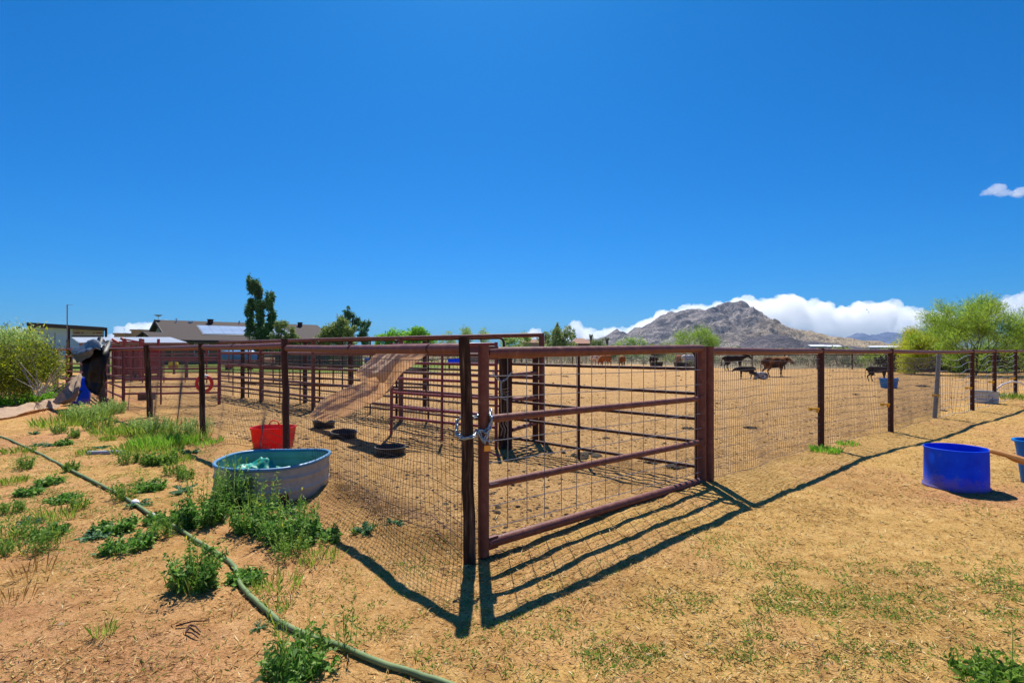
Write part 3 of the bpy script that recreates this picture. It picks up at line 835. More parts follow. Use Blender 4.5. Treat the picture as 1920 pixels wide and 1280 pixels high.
# ---- chain and padlock round the corner post and the gate upright
def chain_links(name, path, link_len, wire, mat, parent):
    pts = [Vector(p) for p in path]
    seg = [(pts[i + 1] - pts[i]).length for i in range(len(pts) - 1)]
    tot = sum(seg); n = int(tot / (link_len * .72))
    base = MB()
    r = wire; hl = link_len / 2 - r; hw = link_len * .30
    loop = []
    for k in range(12):
        a = TAU * k / 12
        loop.append((math.cos(a) * hw * .5 + 0, math.sin(a) * hw * .8 + (hl - hw * .8) * (1 if math.sin(a) > 0 else -1), 0))
    base.tube(loop, r, 6, closed=True)
    me = None
    for i in range(n):
        s = (i + .5) / n * tot; k = 0
        while k < len(seg) - 1 and s > seg[k]: s -= seg[k]; k += 1
        p = pts[k].lerp(pts[k + 1], s / seg[k]); d = (pts[k + 1] - pts[k]).normalized()
        if me is None:
            o = base.build('link', mat, None, smooth=True); me = o.data
        else:
            o = bpy.data.objects.new('link', me); COL.objects.link(o)
        o.parent = parent
        o.location = p - WLOC[parent.name]
        q = d.to_track_quat('Y', 'Z')
        roll = Matrix.Rotation(math.radians(45 + 90 * (i % 2)), 4, 'Y')
        o.rotation_mode = 'QUATERNION'
        o.rotation_quaternion = (q.to_matrix().to_4x4() @ roll).to_quaternion()

wp = Vector((LF[0][0] - .02, LF[0][1], 0)); gp = GA
ch = thing('chain', 'shiny steel chain looped round the wooden corner post and the gate upright', 'chain', (gp.x, gp.y, .9))
cz = .95
path = [gp + Vector((.05, -.035, cz + .07)), gp + Vector((.055, .01, cz + .02)), gp + Vector((.02, -.055, cz - .035)), gp + Vector((-.045, -.05, cz - .03)), wp + Vector((.05, -.06, cz - .06)), wp + Vector((-.02, -.072, cz - .075)), wp + Vector((-.07, -.04, cz - .04)), wp + Vector((-.075, .02, cz + .03)), wp + Vector((-.04, .07, cz + .07)), wp + Vector((.04, .05, cz + .06)), gp + Vector((-.055, -.01, cz + .06)), gp + Vector((-.03, .06, cz + .08)), gp + Vector((.05, .04, cz + .1)), gp + Vector((.058, -.03, cz + .05)), gp + Vector((.045, -.055, cz - .03)), gp + Vector((.01, -.06, cz - .10))]
chain_links('chain', path, .060, .0062, M['chain'], ch)
chain_links('chain', [gp + Vector((-.03, -.055, cz - .03)), gp + Vector((-.015, -.06, cz - .08)), gp + Vector((.012, -.06, cz - .12))], .060, .0062, M['chain'], ch)
pl = thing('padlock', 'brass padlock hanging from the shiny chain on the gate upright', 'padlock', gp + Vector((.03, -.068, .80)))
MB().box(gp + Vector((.03, -.068, .795)), (.046, .022, .042), rz=.2).build('lock_body', M['brass'], pl)
MB().tube([gp + Vector((.015, -.068, .815)), gp + Vector((.013, -.068, .838)), gp + Vector((.03, -.066, .855)), gp + Vector((.046, -.066, .838)), gp + Vector((.045, -.068, .815))], .005, 8).build('shackle', M['chain'], pl, smooth=True)
MB().tube([gp + Vector((.035, -.07, .775)), gp + Vector((.07, -.06, .755)), gp + Vector((.10, -.05, .735)), gp + Vector((.13, -.045, .738))], .006, 6).build('lanyard', M['purple'], pl, smooth=True)

# ---- livestock panels (rails with rounded corners, in a local frame along +X)
def panel(label, a, b, zs, r=.02, mat='pipe', stays=(), group=None, legs=(.0, .0), rounded=True, leg_r=None, cap=True):
    a = Vector((*a, 0)); b = Vector((*b, 0)); d = b - a; Ln = d.length
    ang = math.atan2(d.y, d.x)
    t = thing('livestock_panel', label, 'livestock panel', (0, 0, 0), group)
    mt = M[mat]; top = max(zs); low = min(zs); lr = leg_r or r * 1.1
    def zz(z): return z
    c = .09 if rounded else 0
    for x0, e in ((0, 1), (Ln, -1)):
        if rounded:
            pts = [(x0, 0, legs[0]), (x0, 0, top - c), (x0 + e * c * .3, 0, top - c * .3), (x0 + e * c, 0, top)]
        else:
            pts = [(x0, 0, legs[0]), (x0, 0, top + .03)]
        MB().tube(pts, lr, 10).build('upright', mt, t, smooth='auto')
    for z in zs:
        m = MB().tube([(c if z == top else lr * .5, 0, z), (Ln * .5, 0, z - .004), (Ln - (c if z == top else lr * .5), 0, z)], r, 10)
        m.build('rail', mt, t, smooth='auto')
    for s in stays:
        MB().tube([(s * Ln, r * .9, legs[0] + .02), (s * Ln, r * .9, top)], r * .85, 8).build('stay', mt, t, smooth='auto')
    t.location = a; t.rotation_euler = (0, 0, ang)
    return t

panel('brown trap panel closing the pen, seen through the gate grid', (-.02, 8.15), (2.10, 6.13), (1.50, 1.28, 1.0, .715, .455, .17), .021, 'pipe_dark', (.43,))
panel('maroon panel with a free lower end standing beside the tan shade cloth', (-.24, 8.15), (-2.11, 9.42), (1.58, 1.27, 1.0, .75, .50, .32), .024, 'maroon', (.47,), rounded=False)
panel('maroon panel standing across the lane behind the red ring', (-10.35, 14.35), (-8.02, 14.75), (1.5, 1.27, .98, .70, .50, .32), .028, 'maroon', (.38,), rounded=False, leg_r=.04)
rowb = [(-.15, 9.95), (-2.55, 11.9), (-4.95, 13.85), (-7.35, 15.9), (-9.75, 18.0)]
names = ['thin brown panel behind the top of the tan shade cloth', 'thin brown panel behind the lower end of the tan shade cloth', 'thin brown panel in front of the pale blue tank', 'thin brown panel farthest along the tall corral row']
for k in range(4):
    panel(names[k], rowb[k], rowb[k + 1], (1.71, 1.42, 1.10, .77, .45, .16), .021, 'pipe_dark', (.3, .66))
dl = [(-10.5, 14.55), (-13.0, 17.25), (-16.2, 19.6), (-19.6, 22.7)]
nm = ['red panel with its leg nearest the fence post left of the lane', 'red panel hidden behind the hanging black tarp', 'red panel beyond the black tarp beside the bush']
for k in range(3):
    panel(nm[k], dl[k], dl[k + 1], (1.52, 1.26, 1.0, .72, .46, .2), .027, 'maroon', (.5,), rounded=(k != 0), leg_r=.036)
bk = [(-16.6, 24.2), (-13.6, 24.0), (-10.6, 23.9), (-7.7, 23.2), (-5.0, 22.6)]
nm = ['far red panel left of the red cattle chute', 'far red panel behind the red cattle chute', 'far brown panel right of the red cattle chute', 'far brown panel in front of the yard lawn']
for k in range(4):
    panel(nm[k], bk[k], bk[k + 1], (1.6, 1.3, 1.02, .75, .48, .22), .025, 'maroon' if k < 2 else 'pipe_dark', (.33, .66), rounded=False)

# ---- tall corral row of heavy pipe
ta = thing('corral_fence', 'tall corral fence of heavy brown pipe rails behind the gate', 'fence', (.50, 8.9, 0))
tp = [(.49, 8.9), (-2.30, 11.15), (-4.87, 13.2), (-7.2, 15.45), (-9.45, 17.4)]
for k, (x, y) in enumerate(tp):
    MB().tube([(x, y, -.1), (x, y, 1.74)], .05 if k else .046, 12).build('post', M['pipe'], ta, smooth='auto')
MB().tube([(.385, 8.82, -.1), (.385, 8.82, 1.42)], .05, 12).build('post', M['pipe_dark'], ta, smooth='auto')
for k in range(4):
    a, b = tp[k], tp[k + 1]
    for z in (1.74, 1.40, 1.03, .66, .33):
        A = Vector((*a, z)); B = Vector((*b, z))
        if z == 1.74 and k == 0: A += Vector((.02, -.015, 0))
        MB().tube([A, B], .036 if z > 1.7 else .031, 12).build('rail', M['pipe'], ta, smooth='auto')
for z0, z1 in ((1.39, 1.38), (1.11, 1.12), (.73, .715), (.275, .30)):
    MB().tube([(.0, 8.22, z0), (.385, 8.8, z1)], .033, 12).build('rail', M['pipe'], ta, smooth='auto')

# second corral fence of separate heavy posts
tb = thing('corral_fence', 'low corral fence of thick posts crossing behind the tan shade cloth', 'fence', (-2.3, 14.2, 0))
sp = [(-2.3, 14.2), (-4.4, 14.65), (-5.8, 15.1), (-8.3, 16.6)]
for k, (x, y) in enumerate(sp):
    MB().tube([(x, y, -.1), (x, y, 1.72)], .06, 12).build('post', M['pipe_dark'], tb, smooth='auto')
for k in range(3):
    for z in (1.40, .95, .5):
        MB().tube([(*sp[k], z), (*sp[k + 1], z)], .03, 10).build('rail', M['pipe_dark'], tb, smooth='auto')

# wooden post between the panels, with twine
wpst = wood_post('post_trunk', -.12, 8.24, 1.50, .085, (.0, 0), M['wood_dark'], None, 61, 12)
wpst.name = 'wooden_post'
tag(wpst, 'dark wooden post between the two panels wrapped in pale twine', 'post')
tw = MB()
for k in range(3):
    z = .83 + k * .04
    tw.tube([(-.12 + .092 * math.cos(q), 8.24 + .092 * math.sin(q), z + .012 * math.sin(q * 2 + k)) for q in np.linspace(0, TAU, 18)], .007, 5, closed=False)
for k in range(3):
    x = -.17 + .045 * k
    tw.tube([(x, 8.145, .80 - .25 * (k == 1)), (x + .01, 8.14, .5), (x - .015, 8.14, .38), (x + .025, 8.14, .30), (x + .005, 8.14, .2 - .03 * k)], .007, 5)
tag(tw.build('twine', M['cloth_tan'], None, loc=(-.12, 8.14, .5)), 'pale frayed twine hanging on the dark wooden post', 'twine')
c2 = thing('chain', 'small galvanised chain hanging on the dark wooden post behind the gate', 'chain', (-.12, 8.1, 1.05))
chain_links('chain', [(-.285, 8.08, 1.16), (-.24, 8.07, 1.08), (-.16, 8.08, 1.02), (-.09, 8.08, 1.05), (-.02, 8.08, 1.14), (.01, 8.1, 1.17)], .07, .006, M['chain'], c2)
chain_links('chain', [(-.165, 8.08, 1.02), (-.165, 8.08, .9), (-.15, 8.08, .78), (-.08, 8.08, .74)], .07, .006, M['chain'], c2)

# ---- back fence
bf = thing('wire_fence', 'far fence of thin dark posts and wire along the back of the pasture', 'fence', (10, 41, 0))
def fence_y(x):
    return 51.5 - sstep(11.5, 18, x) * 11.0 - np.maximum(0, np.asarray(x) - 24) * .2
bx = []
x = -4.0
k = 0
while x < 46:
    y = fence_y(x)
    bx.append((float(x), float(y))); x += 2.45
for k, (x, y) in enumerate(bx):
    h = 1.12 if k % 4 else 1.3
    MB().tube([(x, y, -.1), (x, y, h)], .045, 6).build('post', M['pipe_dark'], bf)
for k in range(len(bx) - 1):
    MB().tube([(*bx[k], 1.08), (*bx[k + 1], 1.08)], .028, 5).build('rail', M['pipe_dark'], bf)
m = MB()
for k in range(len(bx) - 1):
    for z in (.15, .35, .55, .75, .92):
        m.tube([(*bx[k], z), (*bx[k + 1], z)], .006, 3, cap=False)
    a = Vector((*bx[k], 0)); b = Vector((*bx[k + 1], 0))
    for i in range(1, 8):
        q = a.lerp(b, i / 8)
        m.tube([(q.x, q.y, 0), (q.x, q.y, 1.0)], .003, 3, cap=False)
m.build('wire_mesh', M['wire'], bf)['kind'] = 'stuff'

# ------------------------------------------------------------------ tubs, pans, cloths and other loose things
# stock tank
def tank_shape(a, z):
    n = 2.7
    q = (abs(math.cos(a)) ** n + abs(math.sin(a)) ** n) ** (-1 / n)
    return q * (1 + .035 * math.sin(3 * a + .6) * z / .36) * (1 - .02 * max(0, math.cos(a - 4.4)) * z / .36)
TC = (-2.52, 5.68, gz(-2.3, 5.4) - .02)
st = thing('stock_tank', 'dented oval galvanised stock tank with blue rim among the weeds', 'stock tank', TC)
prof = [(.505, 0), (.512, .02)]
for z in np.linspace(.03, .36, 23):
    prof.append((.520 + .012 * math.exp(-((z - .13) / .014) ** 2) + .012 * math.exp(-((z - .25) / .014) ** 2) + .008 * z, float(z)))
inner = [(p[0] - .006, p[1]) for p in prof[::-1]]
mt = MB().lathe(prof + inner, 56, TC, shape=tank_shape)
mt.build('tank_wall', M['galv'], st, smooth='auto')
MB().lathe([(0.001, .012), (.5, .014)], 56, TC, shape=tank_shape).build('tank_floor', M['galv'], st, smooth=True)
rp = []
for k in range(64):
    a = TAU * k / 64; r = .525 * tank_shape(a, .36)
    rp.append((TC[0] + r * math.cos(a), TC[1] + r * math.sin(a), TC[2] + .365 + .012 * math.sin(2 * a + 1)))
MB().tube(rp, .018, 10, closed=True).build('tank_rim', M['rim_blue'], st, smooth=True)
# rusty patch above the drain hole and rust along the foot
def tank_pt(a, z, o=.004):
    r = (.518 + .02 * z + o) * tank_shape(a, z)
    return (TC[0] + r * math.cos(a), TC[1] + r * math.sin(a), TC[2] + z)
a0 = -.98
m = MB()
grid = [(i, j) for j in range(5) for i in range(7)]
vs = []
for j in range(6):
    w = .085 * (1 - (j / 5) ** 2.2) + .012
    for i in range(7):
        vs.append(tank_pt(a0 + (i / 6 - .5) * 2 * w, .025 + .125 * j / 5))
m.add(vs, [(j * 7 + i, j * 7 + i + 1, j * 7 + i + 8, j * 7 + i + 7) for j in range(5) for i in range(6)])
m.build('drain_rust', M['rust'], st)
m = MB(); vs = []
for i in range(40):
    a = -2.0 + 2.4 * i / 39
    vs += [tank_pt(a, .002), tank_pt(a, .026 + .012 * math.sin(i * 1.3) + .01 * math.sin(i * .37))]
m.add(vs, [(2 * i, 2 * i + 2, 2 * i + 3, 2 * i + 1) for i in range(39)])
m.build('foot_rust', M['rust'], st)

def crumple(label, cat, name, c, sx, sy, base, amp, seed, mat, peaks):
    n = 44
    u = np.linspace(-1, 1, n); U, V = np.meshgrid(u, u)
    ang = np.arctan2(V, U); R = np.maximum(np.abs(U), np.abs(V)); rad = R
    X = c[0] + np.cos(ang) * rad * sx; Y = c[1] + np.sin(ang) * rad * sy
    Z = c[2] + base + amp * (ridged(U * 2.4 + seed, V * 2.4, seed, 4, .5) - .55) * (1 - .5 * R)
    for (a, b, h, w) in peaks: Z += h * np.exp(-(((U - a) ** 2 + (V - b) ** 2) / w ** 2))
    Z = Z - .10 * sstep(.75, 1, R)
    idx = np.arange(n * n).reshape(n, n)
    faces = np.stack([idx[:-1, :-1], idx[:-1, 1:], idx[1:, 1:], idx[1:, :-1]], -1).reshape(-1, 4)
    o = link(name, np.stack([X, Y, Z], -1).reshape(-1, 3), faces, mat, loc=c, smooth=True)
    return tag(o, label, cat)
crumple('crumpled teal tarp stuffed into the stock tank', 'tarp', 'tarp', (TC[0] - .05, TC[1], TC[2]), .46, .42, .20, .22, 4, M['tarp_teal'], [(-.1, .2, .12, .34), (-.65, -.1, .07, .28), (-.25, -.55, .05, .3), (.3, -.35, .03, .25), (.55, .4, -.14, .4)])

# red muck bucket behind the fence
RB = (-3.52, 7.95, gz(-3.5, 7.9))
rb = thing('bucket', 'bright red bucket with rope handle behind the wire fence', 'bucket', RB)
def rbs(a, z): return (abs(math.cos(a)) ** 3.4 + abs(math.sin(a)) ** 3.4) ** (-1 / 3.4)
pr = [(.250, 0), (.255, .01), (.268, .10), (.274, .105), (.274, .12), (.282, .21), (.291, .29), (.303, .302), (.303, .318), (.284, .318), (.272, .28), (.24, .02), (.01, .018)]
MB().lathe(pr, 48, RB, sx=1.0, sy=.78, shape=rbs).build('bucket_body', M['red_plastic'], rb, smooth='auto')
for yy, dx in ((.2, -.08), (-.22, .26)):
    MB().tube([(RB[0] + dx - .075, RB[1] + yy, RB[2] + 0.312), (RB[0] + dx - .06, RB[1] + yy, RB[2] + 0.362), (RB[0] + dx, RB[1] + yy, RB[2] + 0.384), (RB[0] + dx + .06, RB[1] + yy, RB[2] + 0.362), (RB[0] + dx + .075, RB[1] + yy, RB[2] + 0.312)], .009, 8).build('handle', M['red_plastic'], rb, smooth=True)

def pan(label, x, y, r, h, tilt=(0, 0)):
    z = gz(x, y) - .01
    o = MB().lathe([(r * .84, 0), (r * .86, .005), (r * .95, h * .8), (r, h * .9), (r * 1.03, h * .93), (r * 1.03, h), (r * .96, h), (r * .90, h * .8), (r * .8, .03), (.005, .025)], 40, (0, 0, 0), shape=lambda a, zz: 1 + .025 * math.sin(2 * a + x)).build('feed_pan', M['black_rubber'], None, smooth='auto')
    o.location = (x, y, z); o.rotation_euler = (*tilt, 0)
    tag(o, label, 'feed pan', 'black rubber feed pans')
pan('black rubber feed pan nearest the corner post, standing alone on the sand', -1.74, 7.72, .225, .125)
pan('black rubber feed pan in the middle of the three', -2.87, 9.2, .225, .12, (.06, .03))
pan('black rubber feed pan under the end of the tan shade cloth', -3.62, 10.35, .215, .12, (-.05, .06))

# blue half drum and wheelbarrow
BT = (4.885, 5.93, gz(4.9, 5.9) - .015)
bt = thing('blue_tub', 'royal blue cut drum standing open on the bare ground at the right', 'tub', BT)
MB().lathe([(.297, 0), (.299, .012), (.292, .03), (.286, .05), (.285, .42), (.2925, .43), (.2925, .442), (.284, .445), (.279, .44), (.278, .03), (.005, .025)], 64, BT, shape=lambda a, z: 1 + .02 * math.sin(2 * a + .8) * (z > .2)).build('drum_wall', M['blue_plastic'], bt, smooth='auto')
MB().lathe([(.296, .004), (.301, .010), (.301, .028), (.296, .034)], 64, BT).build('base_lip', M['blue_plastic'], bt, smooth='auto')

d = Vector((.35, -.937, 0)); pr_ = Vector((.937, .35, 0))
tip = Vector((4.685, 5.28, .505))
wb = thing('wheelbarrow', 'blue wheelbarrow at the right edge with its wooden handle pointing at the blue drum', 'wheelbarrow', tip + d * .9 + pr_ * .3 - Vector((0, 0, .505)))
for s in (0, 1):
    t0 = tip + pr_ * .60 * s; ins = pr_ * (.10 if s == 0 else -.10)
    pts = [t0, t0 + d * .03, t0 + d * .13 + Vector((0, 0, -.012)), t0 + d * .19 + Vector((0, 0, -.03)), t0 + d * .8 + ins * .5 + Vector((0, 0, -.16)), t0 + d * 1.45 + ins + Vector((0, 0, -.26))]
    MB().tube(pts, [.018, .023, .024, .036, .038, .038], 8).build('handle', M['wood_handle'], wb, smooth='auto')
    lg = tip + d * .55 + pr_ * (.08 + .44 * s)
    MB().bar((lg.x, lg.y, .40), (lg.x, lg.y, 0), .035).build('leg', M['pipe_dark'], wb)
tc = tip + d * .95 + pr_ * .3
m = MB()
def tr(u, w, z): return tc + d * u + pr_ * w + Vector((0, 0, z - .505))
m.add([tr(-.42, -.31, .68), tr(.45, -.31, .72), tr(.45, .31, .72), tr(-.42, .31, .68), tr(-.25, -.18, .42), tr(.2, -.18, .40), tr(.2, .18, .40), tr(-.25, .18, .42)], [(0, 1, 5, 4), (1, 2, 6, 5), (2, 3, 7, 6), (3, 0, 4, 7), (4, 5, 6, 7)])
tro = m.build('tray', M['blue_tub'], wb)
sd = tro.modifiers.new('thick', 'SOLIDIFY'); sd.thickness = .008
wc = tip + d * 1.5 + pr_ * .3; wc.z = .19
MB().tube([wc + (d * math.cos(q) + Vector((0, 0, 1)) * math.sin(q)) * .15 for q in np.linspace(0, TAU, 24, endpoint=False)], .042, 8, closed=True).build('wheel', M['black_rubber'], wb, smooth=True)

BB = (5.90, 6.02, gz(5.9, 6.0))
bb = thing('bucket', 'light blue flared bucket cut off by the right edge behind the wooden handle', 'bucket', BB)
MB().lathe([(.15, 0), (.155, .01), (.205, .44), (.215, .47), (.238, .48), (.238, .497), (.21, .497), (.195, .44), (.14, .02), (.004, .018)], 48, BB).build('bucket_body', M['blue_tub'], bb, smooth='auto')

# tubs out in the pasture
def far_tub(name, label, cat, c, prof, mat, n=40, handles=False, sx=1.0, sy=1.0):
    t = thing(name, label, cat, c)
    MB().lathe(prof, n, c, sx=sx, sy=sy).build('tub_wall', mat, t, smooth='auto')
    return t
c = (14.55, 20.8, 0)
t = far_tub('blue_tub', 'light blue tub with rope handles in front of the dark grazing calf', 'tub', c, [(.25, 0), (.26, .01), (.315, .36), (.325, .38), (.31, .385), (.25, .03), (.004, .02)], M['blue_tub'])
for s in (-1, 1):
    MB().tube([(c[0] + s * .31, c[1] - .06, .36), (c[0] + s * .36, c[1], .42), (c[0] + s * .31, c[1] + .06, .36)], .012, 6).build('handle', M['blue_tub'], t, smooth=True)
c = (13.2, 15.05, 0)
pr2 = [(.295, 0), (.30, .01)] + [(.30 + .014 * math.exp(-((z - .11) / .012) ** 2) + .006 * math.exp(-((z - .22) / .012) ** 2), float(z)) for z in np.linspace(.02, .32, 21)] + [(.315, .325), (.315, .34), (.29, .335), (.285, .03), (.004, .02)]
far_tub('stock_tank', 'bright galvanised stock tank standing behind the right fence', 'stock tank', c, pr2, M['galv_far'], 48)
hp = MB().tube([(c[0] + .3, c[1], .36), (13.75, 15.1, .52), (14.1, 15.2, .60), (14.4, 15.25, .56), (14.62, 15.2, .38), (14.72, 15.15, .1), (14.74, 15.1, -.02)], .022, 8).build('water_hose', M['white_tape'], None, loc=c, smooth=True)
tag(hp, 'white hose arching into the bright galvanised tank', 'hose')

# black feed troughs in the far pasture
for (px, py, Y, wpx, lab) in ((1231, 687, 47.5, 22, 'black feed trough in front of the far black calf'), (1284, 688, 46.5, 40, 'long black feed trough in front of the speckled white cow')):
    x = PX(px, Y); w = wpx / F * Y
    m = MB(); hw = w / 2
    vs = [(x - hw * .9, Y - .2, 0), (x + hw * .9, Y - .2, 0), (x + hw * .9, Y + .2, 0), (x - hw * .9, Y + .2, 0), (x - hw, Y - .28, .42), (x + hw, Y - .28, .42), (x + hw, Y + .28, .42), (x - hw, Y + .28, .42), (x - hw * .92, Y - .2, .40), (x + hw * .92, Y - .2, .40), (x + hw * .92, Y + .2, .40), (x - hw * .92, Y + .2, .40), (x - hw * .85, Y - .15, .12), (x + hw * .85, Y - .15, .12), (x + hw * .85, Y + .15, .12), (x - hw * .85, Y + .15, .12)]
    q = []
    for i in range(4):
        j = (i + 1) % 4
        q += [(i, j, 4 + j, 4 + i), (4 + i, 4 + j, 8 + j, 8 + i), (8 + i, 8 + j, 12 + j, 12 + i)]
    q += [(3, 2, 1, 0), (12, 13, 14, 15)]
    m.add(vs, q)
    tag(m.build('feed_trough', M['black_rubber'], None, loc=(x, Y, 0)), lab, 'feed trough')

# ---- cloths
def cloth(name, label, cat, rows, mat, seed, nu=40, nv=26, fold=.03, thick=.006, waves=6, crumple_a=.02):
    """rows: polylines (same length) of world points; surface lofted through them with folds along its length"""
    rows = [[Vector(p) for p in r] for r in rows]
    def along(pts, t):
        n = len(pts) - 1; s = t * n; k = min(int(s), n - 1); f = s - k
        p0, p1, p2, p3 = pts[max(k - 1, 0)], pts[k], pts[k + 1], pts[min(k + 2, n)]
        return 0.5 * ((2 * p1) + (p2 - p0) * f + (2 * p0 - 5 * p1 + 4 * p2 - p3) * f * f + (3 * p1 - p0 - 3 * p2 + p3) * f ** 3)
    G = [[None] * nv for _ in range(nu)]
    for i in range(nu):
        cs = [along(r, i / (nu - 1)) for r in rows]
        for j in range(nv):
            G[i][j] = along(cs, j / (nv - 1))
    vs = []
    for i in range(nu):
        for j in range(nv):
            a = G[min(i + 1, nu - 1)][j] - G[max(i - 1, 0)][j]; b = G[i][min(j + 1, nv - 1)] - G[i][max(j - 1, 0)]
            n = a.cross(b)
            n = n.normalized() if n.length > 1e-9 else Vector((0, -1, 0))
            u, v = i / (nu - 1), j / (nv - 1)
            wv = fold * math.sin(v * waves * TAU + 1.8 * math.sin(u * 4 + seed) + seed) * (.45 + .55 * math.sin(u * math.pi * 1.3 + .4))
            q = G[i][j]
            wv += crumple_a * float(ridged(u * 7 + seed, v * 5 + u * 2, seed, 4) - .6) * 2
            vs.append(q + n * wv)
    fs = [(i * nv + j, i * nv + j + 1, (i + 1) * nv + j + 1, (i + 1) * nv + j) for i in range(nu - 1) for j in range(nv - 1)]
    c = sum(vs, Vector()) / len(vs)
    o = link(name, [tuple(p) for p in vs], fs, mat, loc=(c.x, c.y, 0), smooth=True)
    s = o.modifiers.new('thick', 'SOLIDIFY'); s.thickness = thick; s.offset = 0
    return tag(o, label, cat)

# tan shade cloth blown against the panels
cloth('shade_cloth', 'tan shade cloth blown over the panels and trailing to the feed pan', 'shade cloth', [
    [AT(716, 655, 8.85), AT(680, 690, 8.99), AT(677, 706, 9.06), AT(690, 717, 9.02), AT(655, 730, 9.46), AT(608, 748, 10.08), AT(588, 772, 10.30), AT(580, 783, 10.40)],
    [AT(742, 656, 8.70), AT(712, 686, 8.50), AT(702, 706, 8.45), AT(705, 722, 8.65), AT(672, 742, 9.04), AT(640, 757, 9.56), AT(606, 774, 9.99), AT(590, 785, 10.20)],
    [AT(772, 657, 8.75), AT(748, 682, 8.55), AT(728, 704, 8.55), AT(722, 726, 8.70), AT(692, 744, 8.95), AT(655, 765, 9.46), AT(620, 780, 9.90), AT(598, 789, 10.15)],
    [AT(804, 657, 8.90), AT(772, 684, 8.80), AT(751, 704, 8.85), AT(736, 732, 8.90), AT(708, 748, 9.05), AT(672, 768, 9.44), AT(632, 785, 9.91), AT(604, 792, 10.20)],
], M['cloth_tan'], 3, fold=.055, waves=1.7, crumple_a=.045, nu=110, nv=56, thick=.003)

# black tarp hanging over the left fence
cloth('tarp', 'torn black plastic tarp hanging over the far left fence', 'tarp', [
    [AT(206, 640, 14.35), AT(203, 662, 14.05), AT(201, 690, 13.95), AT(200, 712, 13.95), AT(190, 733, 13.85)],
    [AT(196, 636, 14.25), AT(192, 660, 13.65), AT(188, 695, 13.60), AT(190, 715, 13.65), AT(184, 741, 13.65)],
    [AT(178, 636, 14.35), AT(177, 660, 13.90), AT(172, 690, 13.65), AT(171, 715, 13.75), AT(175, 738, 13.65)],
    [AT(163, 642, 14.55), AT(162, 662, 14.25), AT(158, 690, 13.95), AT(158, 712, 13.85), AT(163, 728, 13.75)],
], M['tarp_black'], 8, fold=.07, waves=2.5, crumple_a=.03)
cloth('tarp', 'sheen-grey flap of black plastic spread left of the hanging tarp', 'tarp', [
    [AT(199, 643, 13.85), AT(180, 636, 14.25), AT(158, 645, 14.65), AT(131, 657, 15.05)],
    [AT(190, 652, 13.35), AT(172, 650, 13.55), AT(155, 660, 13.85), AT(136, 664, 14.45)],
    [AT(176, 655, 13.25), AT(166, 668, 13.35), AT(157, 676, 13.65), AT(146, 680, 14.15)],
], M['tarp_flap'], 5, fold=.05, waves=2, crumple_a=.05, nu=30, nv=18)
# brown shade cloth at the far left
def GP(px, py, dz=0.0):
    p = GR(px, py); return Vector((p.x, p.y, p.z + dz))
cloth('shade_cloth', 'brown shade cloth sagging from the black tarp down to the dirt', 'shade cloth', [
    [AT(150, 697, 14.30), AT(134, 716, 14.00), AT(116, 733, 13.70), AT(98, 753, 13.60)],
    [AT(151, 706, 14.10), AT(140, 730, 13.60), AT(126, 748, 13.30), AT(106, 758, 13.40)],
    [AT(150, 718, 14.20), AT(145, 738, 13.90), AT(136, 752, 13.70), AT(122, 757, 13.60)],
], M['cloth_brown'], 2, fold=.05, waves=1.5, crumple_a=.05, nu=26, nv=18)
cloth('shade_cloth', 'long tan shade cloth bunched flat on the dirt at the left edge', 'shade cloth', [
    [GP(112, 752, .03), GP(85, 757, .06), GP(55, 764, .05), GP(20, 771, .06), GP(-30, 776, .04), GP(-110, 782, .04)],
    [GP(114, 758, .14), GP(88, 763, .15), GP(58, 770, .14), GP(22, 777, .15), GP(-30, 783, .13), GP(-110, 790, .12)],
    [GP(112, 764, .03), GP(86, 769, .02), GP(56, 777, .03), GP(20, 785, .02), GP(-30, 792, .03), GP(-110, 800, .03)],
], M['cloth_tan'], 6, fold=.04, waves=2, crumple_a=.06, nu=50, nv=16)
bl = MB().lathe([(.19, 0), (.2, .02), (.2, .62), (.16, .72), (.01, .74)], 20, (PX(152, 14.9), 14.9, 0)).build('barrel', M['blue_plastic'], None, loc=(PX(152, 14.9), 14.9, 0), smooth='auto')
tag(bl, 'small blue barrel peeking out beside the black tarp', 'barrel')
bl['label'] = 'bit of blue plastic barrel showing between brown cloth and black tarp'
stk = MB().tube([AT(155, 727, 14.9), AT(141, 753, 14.2)], .02, 6).build('stake', M['black_rubber'], None, loc=GP(141, 753))
tag(stk, 'thin black stake leaning under the black tarp', 'stake')

# red ring hung on the panel
rc = AT(383, 719, 14.55)
ring = thing('toy_ring', 'red plastic ring with a white patch hung on the maroon panel', 'ring', (rc.x, rc.y, rc.z - .25))
MB().tube([rc + Vector((math.cos(q), 0, math.sin(q))) * .205 for q in np.linspace(0, TAU, 32, endpoint=False)], .042, 10, closed=True).build('ring_body', M['red_plastic'], ring, smooth=True)
MB().tube([rc + Vector((math.cos(q), -.004, math.sin(q))) * .205 for q in np.linspace(1.1, 1.95, 8)], .048, 10).build('patch', M['white'], ring, smooth=True)
c = GR(275, 748)
m = MB().box((c.x, c.y, c.z + .11), (.40, .28, .24), rz=.15)
o = m.build('salt_block', M['block'], None, loc=(c.x, c.y, c.z))
bv = o.modifiers.new('bevel', 'BEVEL'); bv.width = .04; bv.segments = 2
tag(o, 'dark brown block lying under the maroon panel by the third fence post', 'block')
# small red trough beside the chute
c = (PX(284, 26.5), 26.5, 0)
tag(MB().lathe([(.3, 0), (.36, .12), (.38, .13), (.3, .03), (.004, .02)], 24, c, sx=1.0, sy=.6).build('feed_trough', M['red_plastic'], None, loc=c, smooth='auto'), 'low red trough on the ground right of the red chute', 'feed trough')

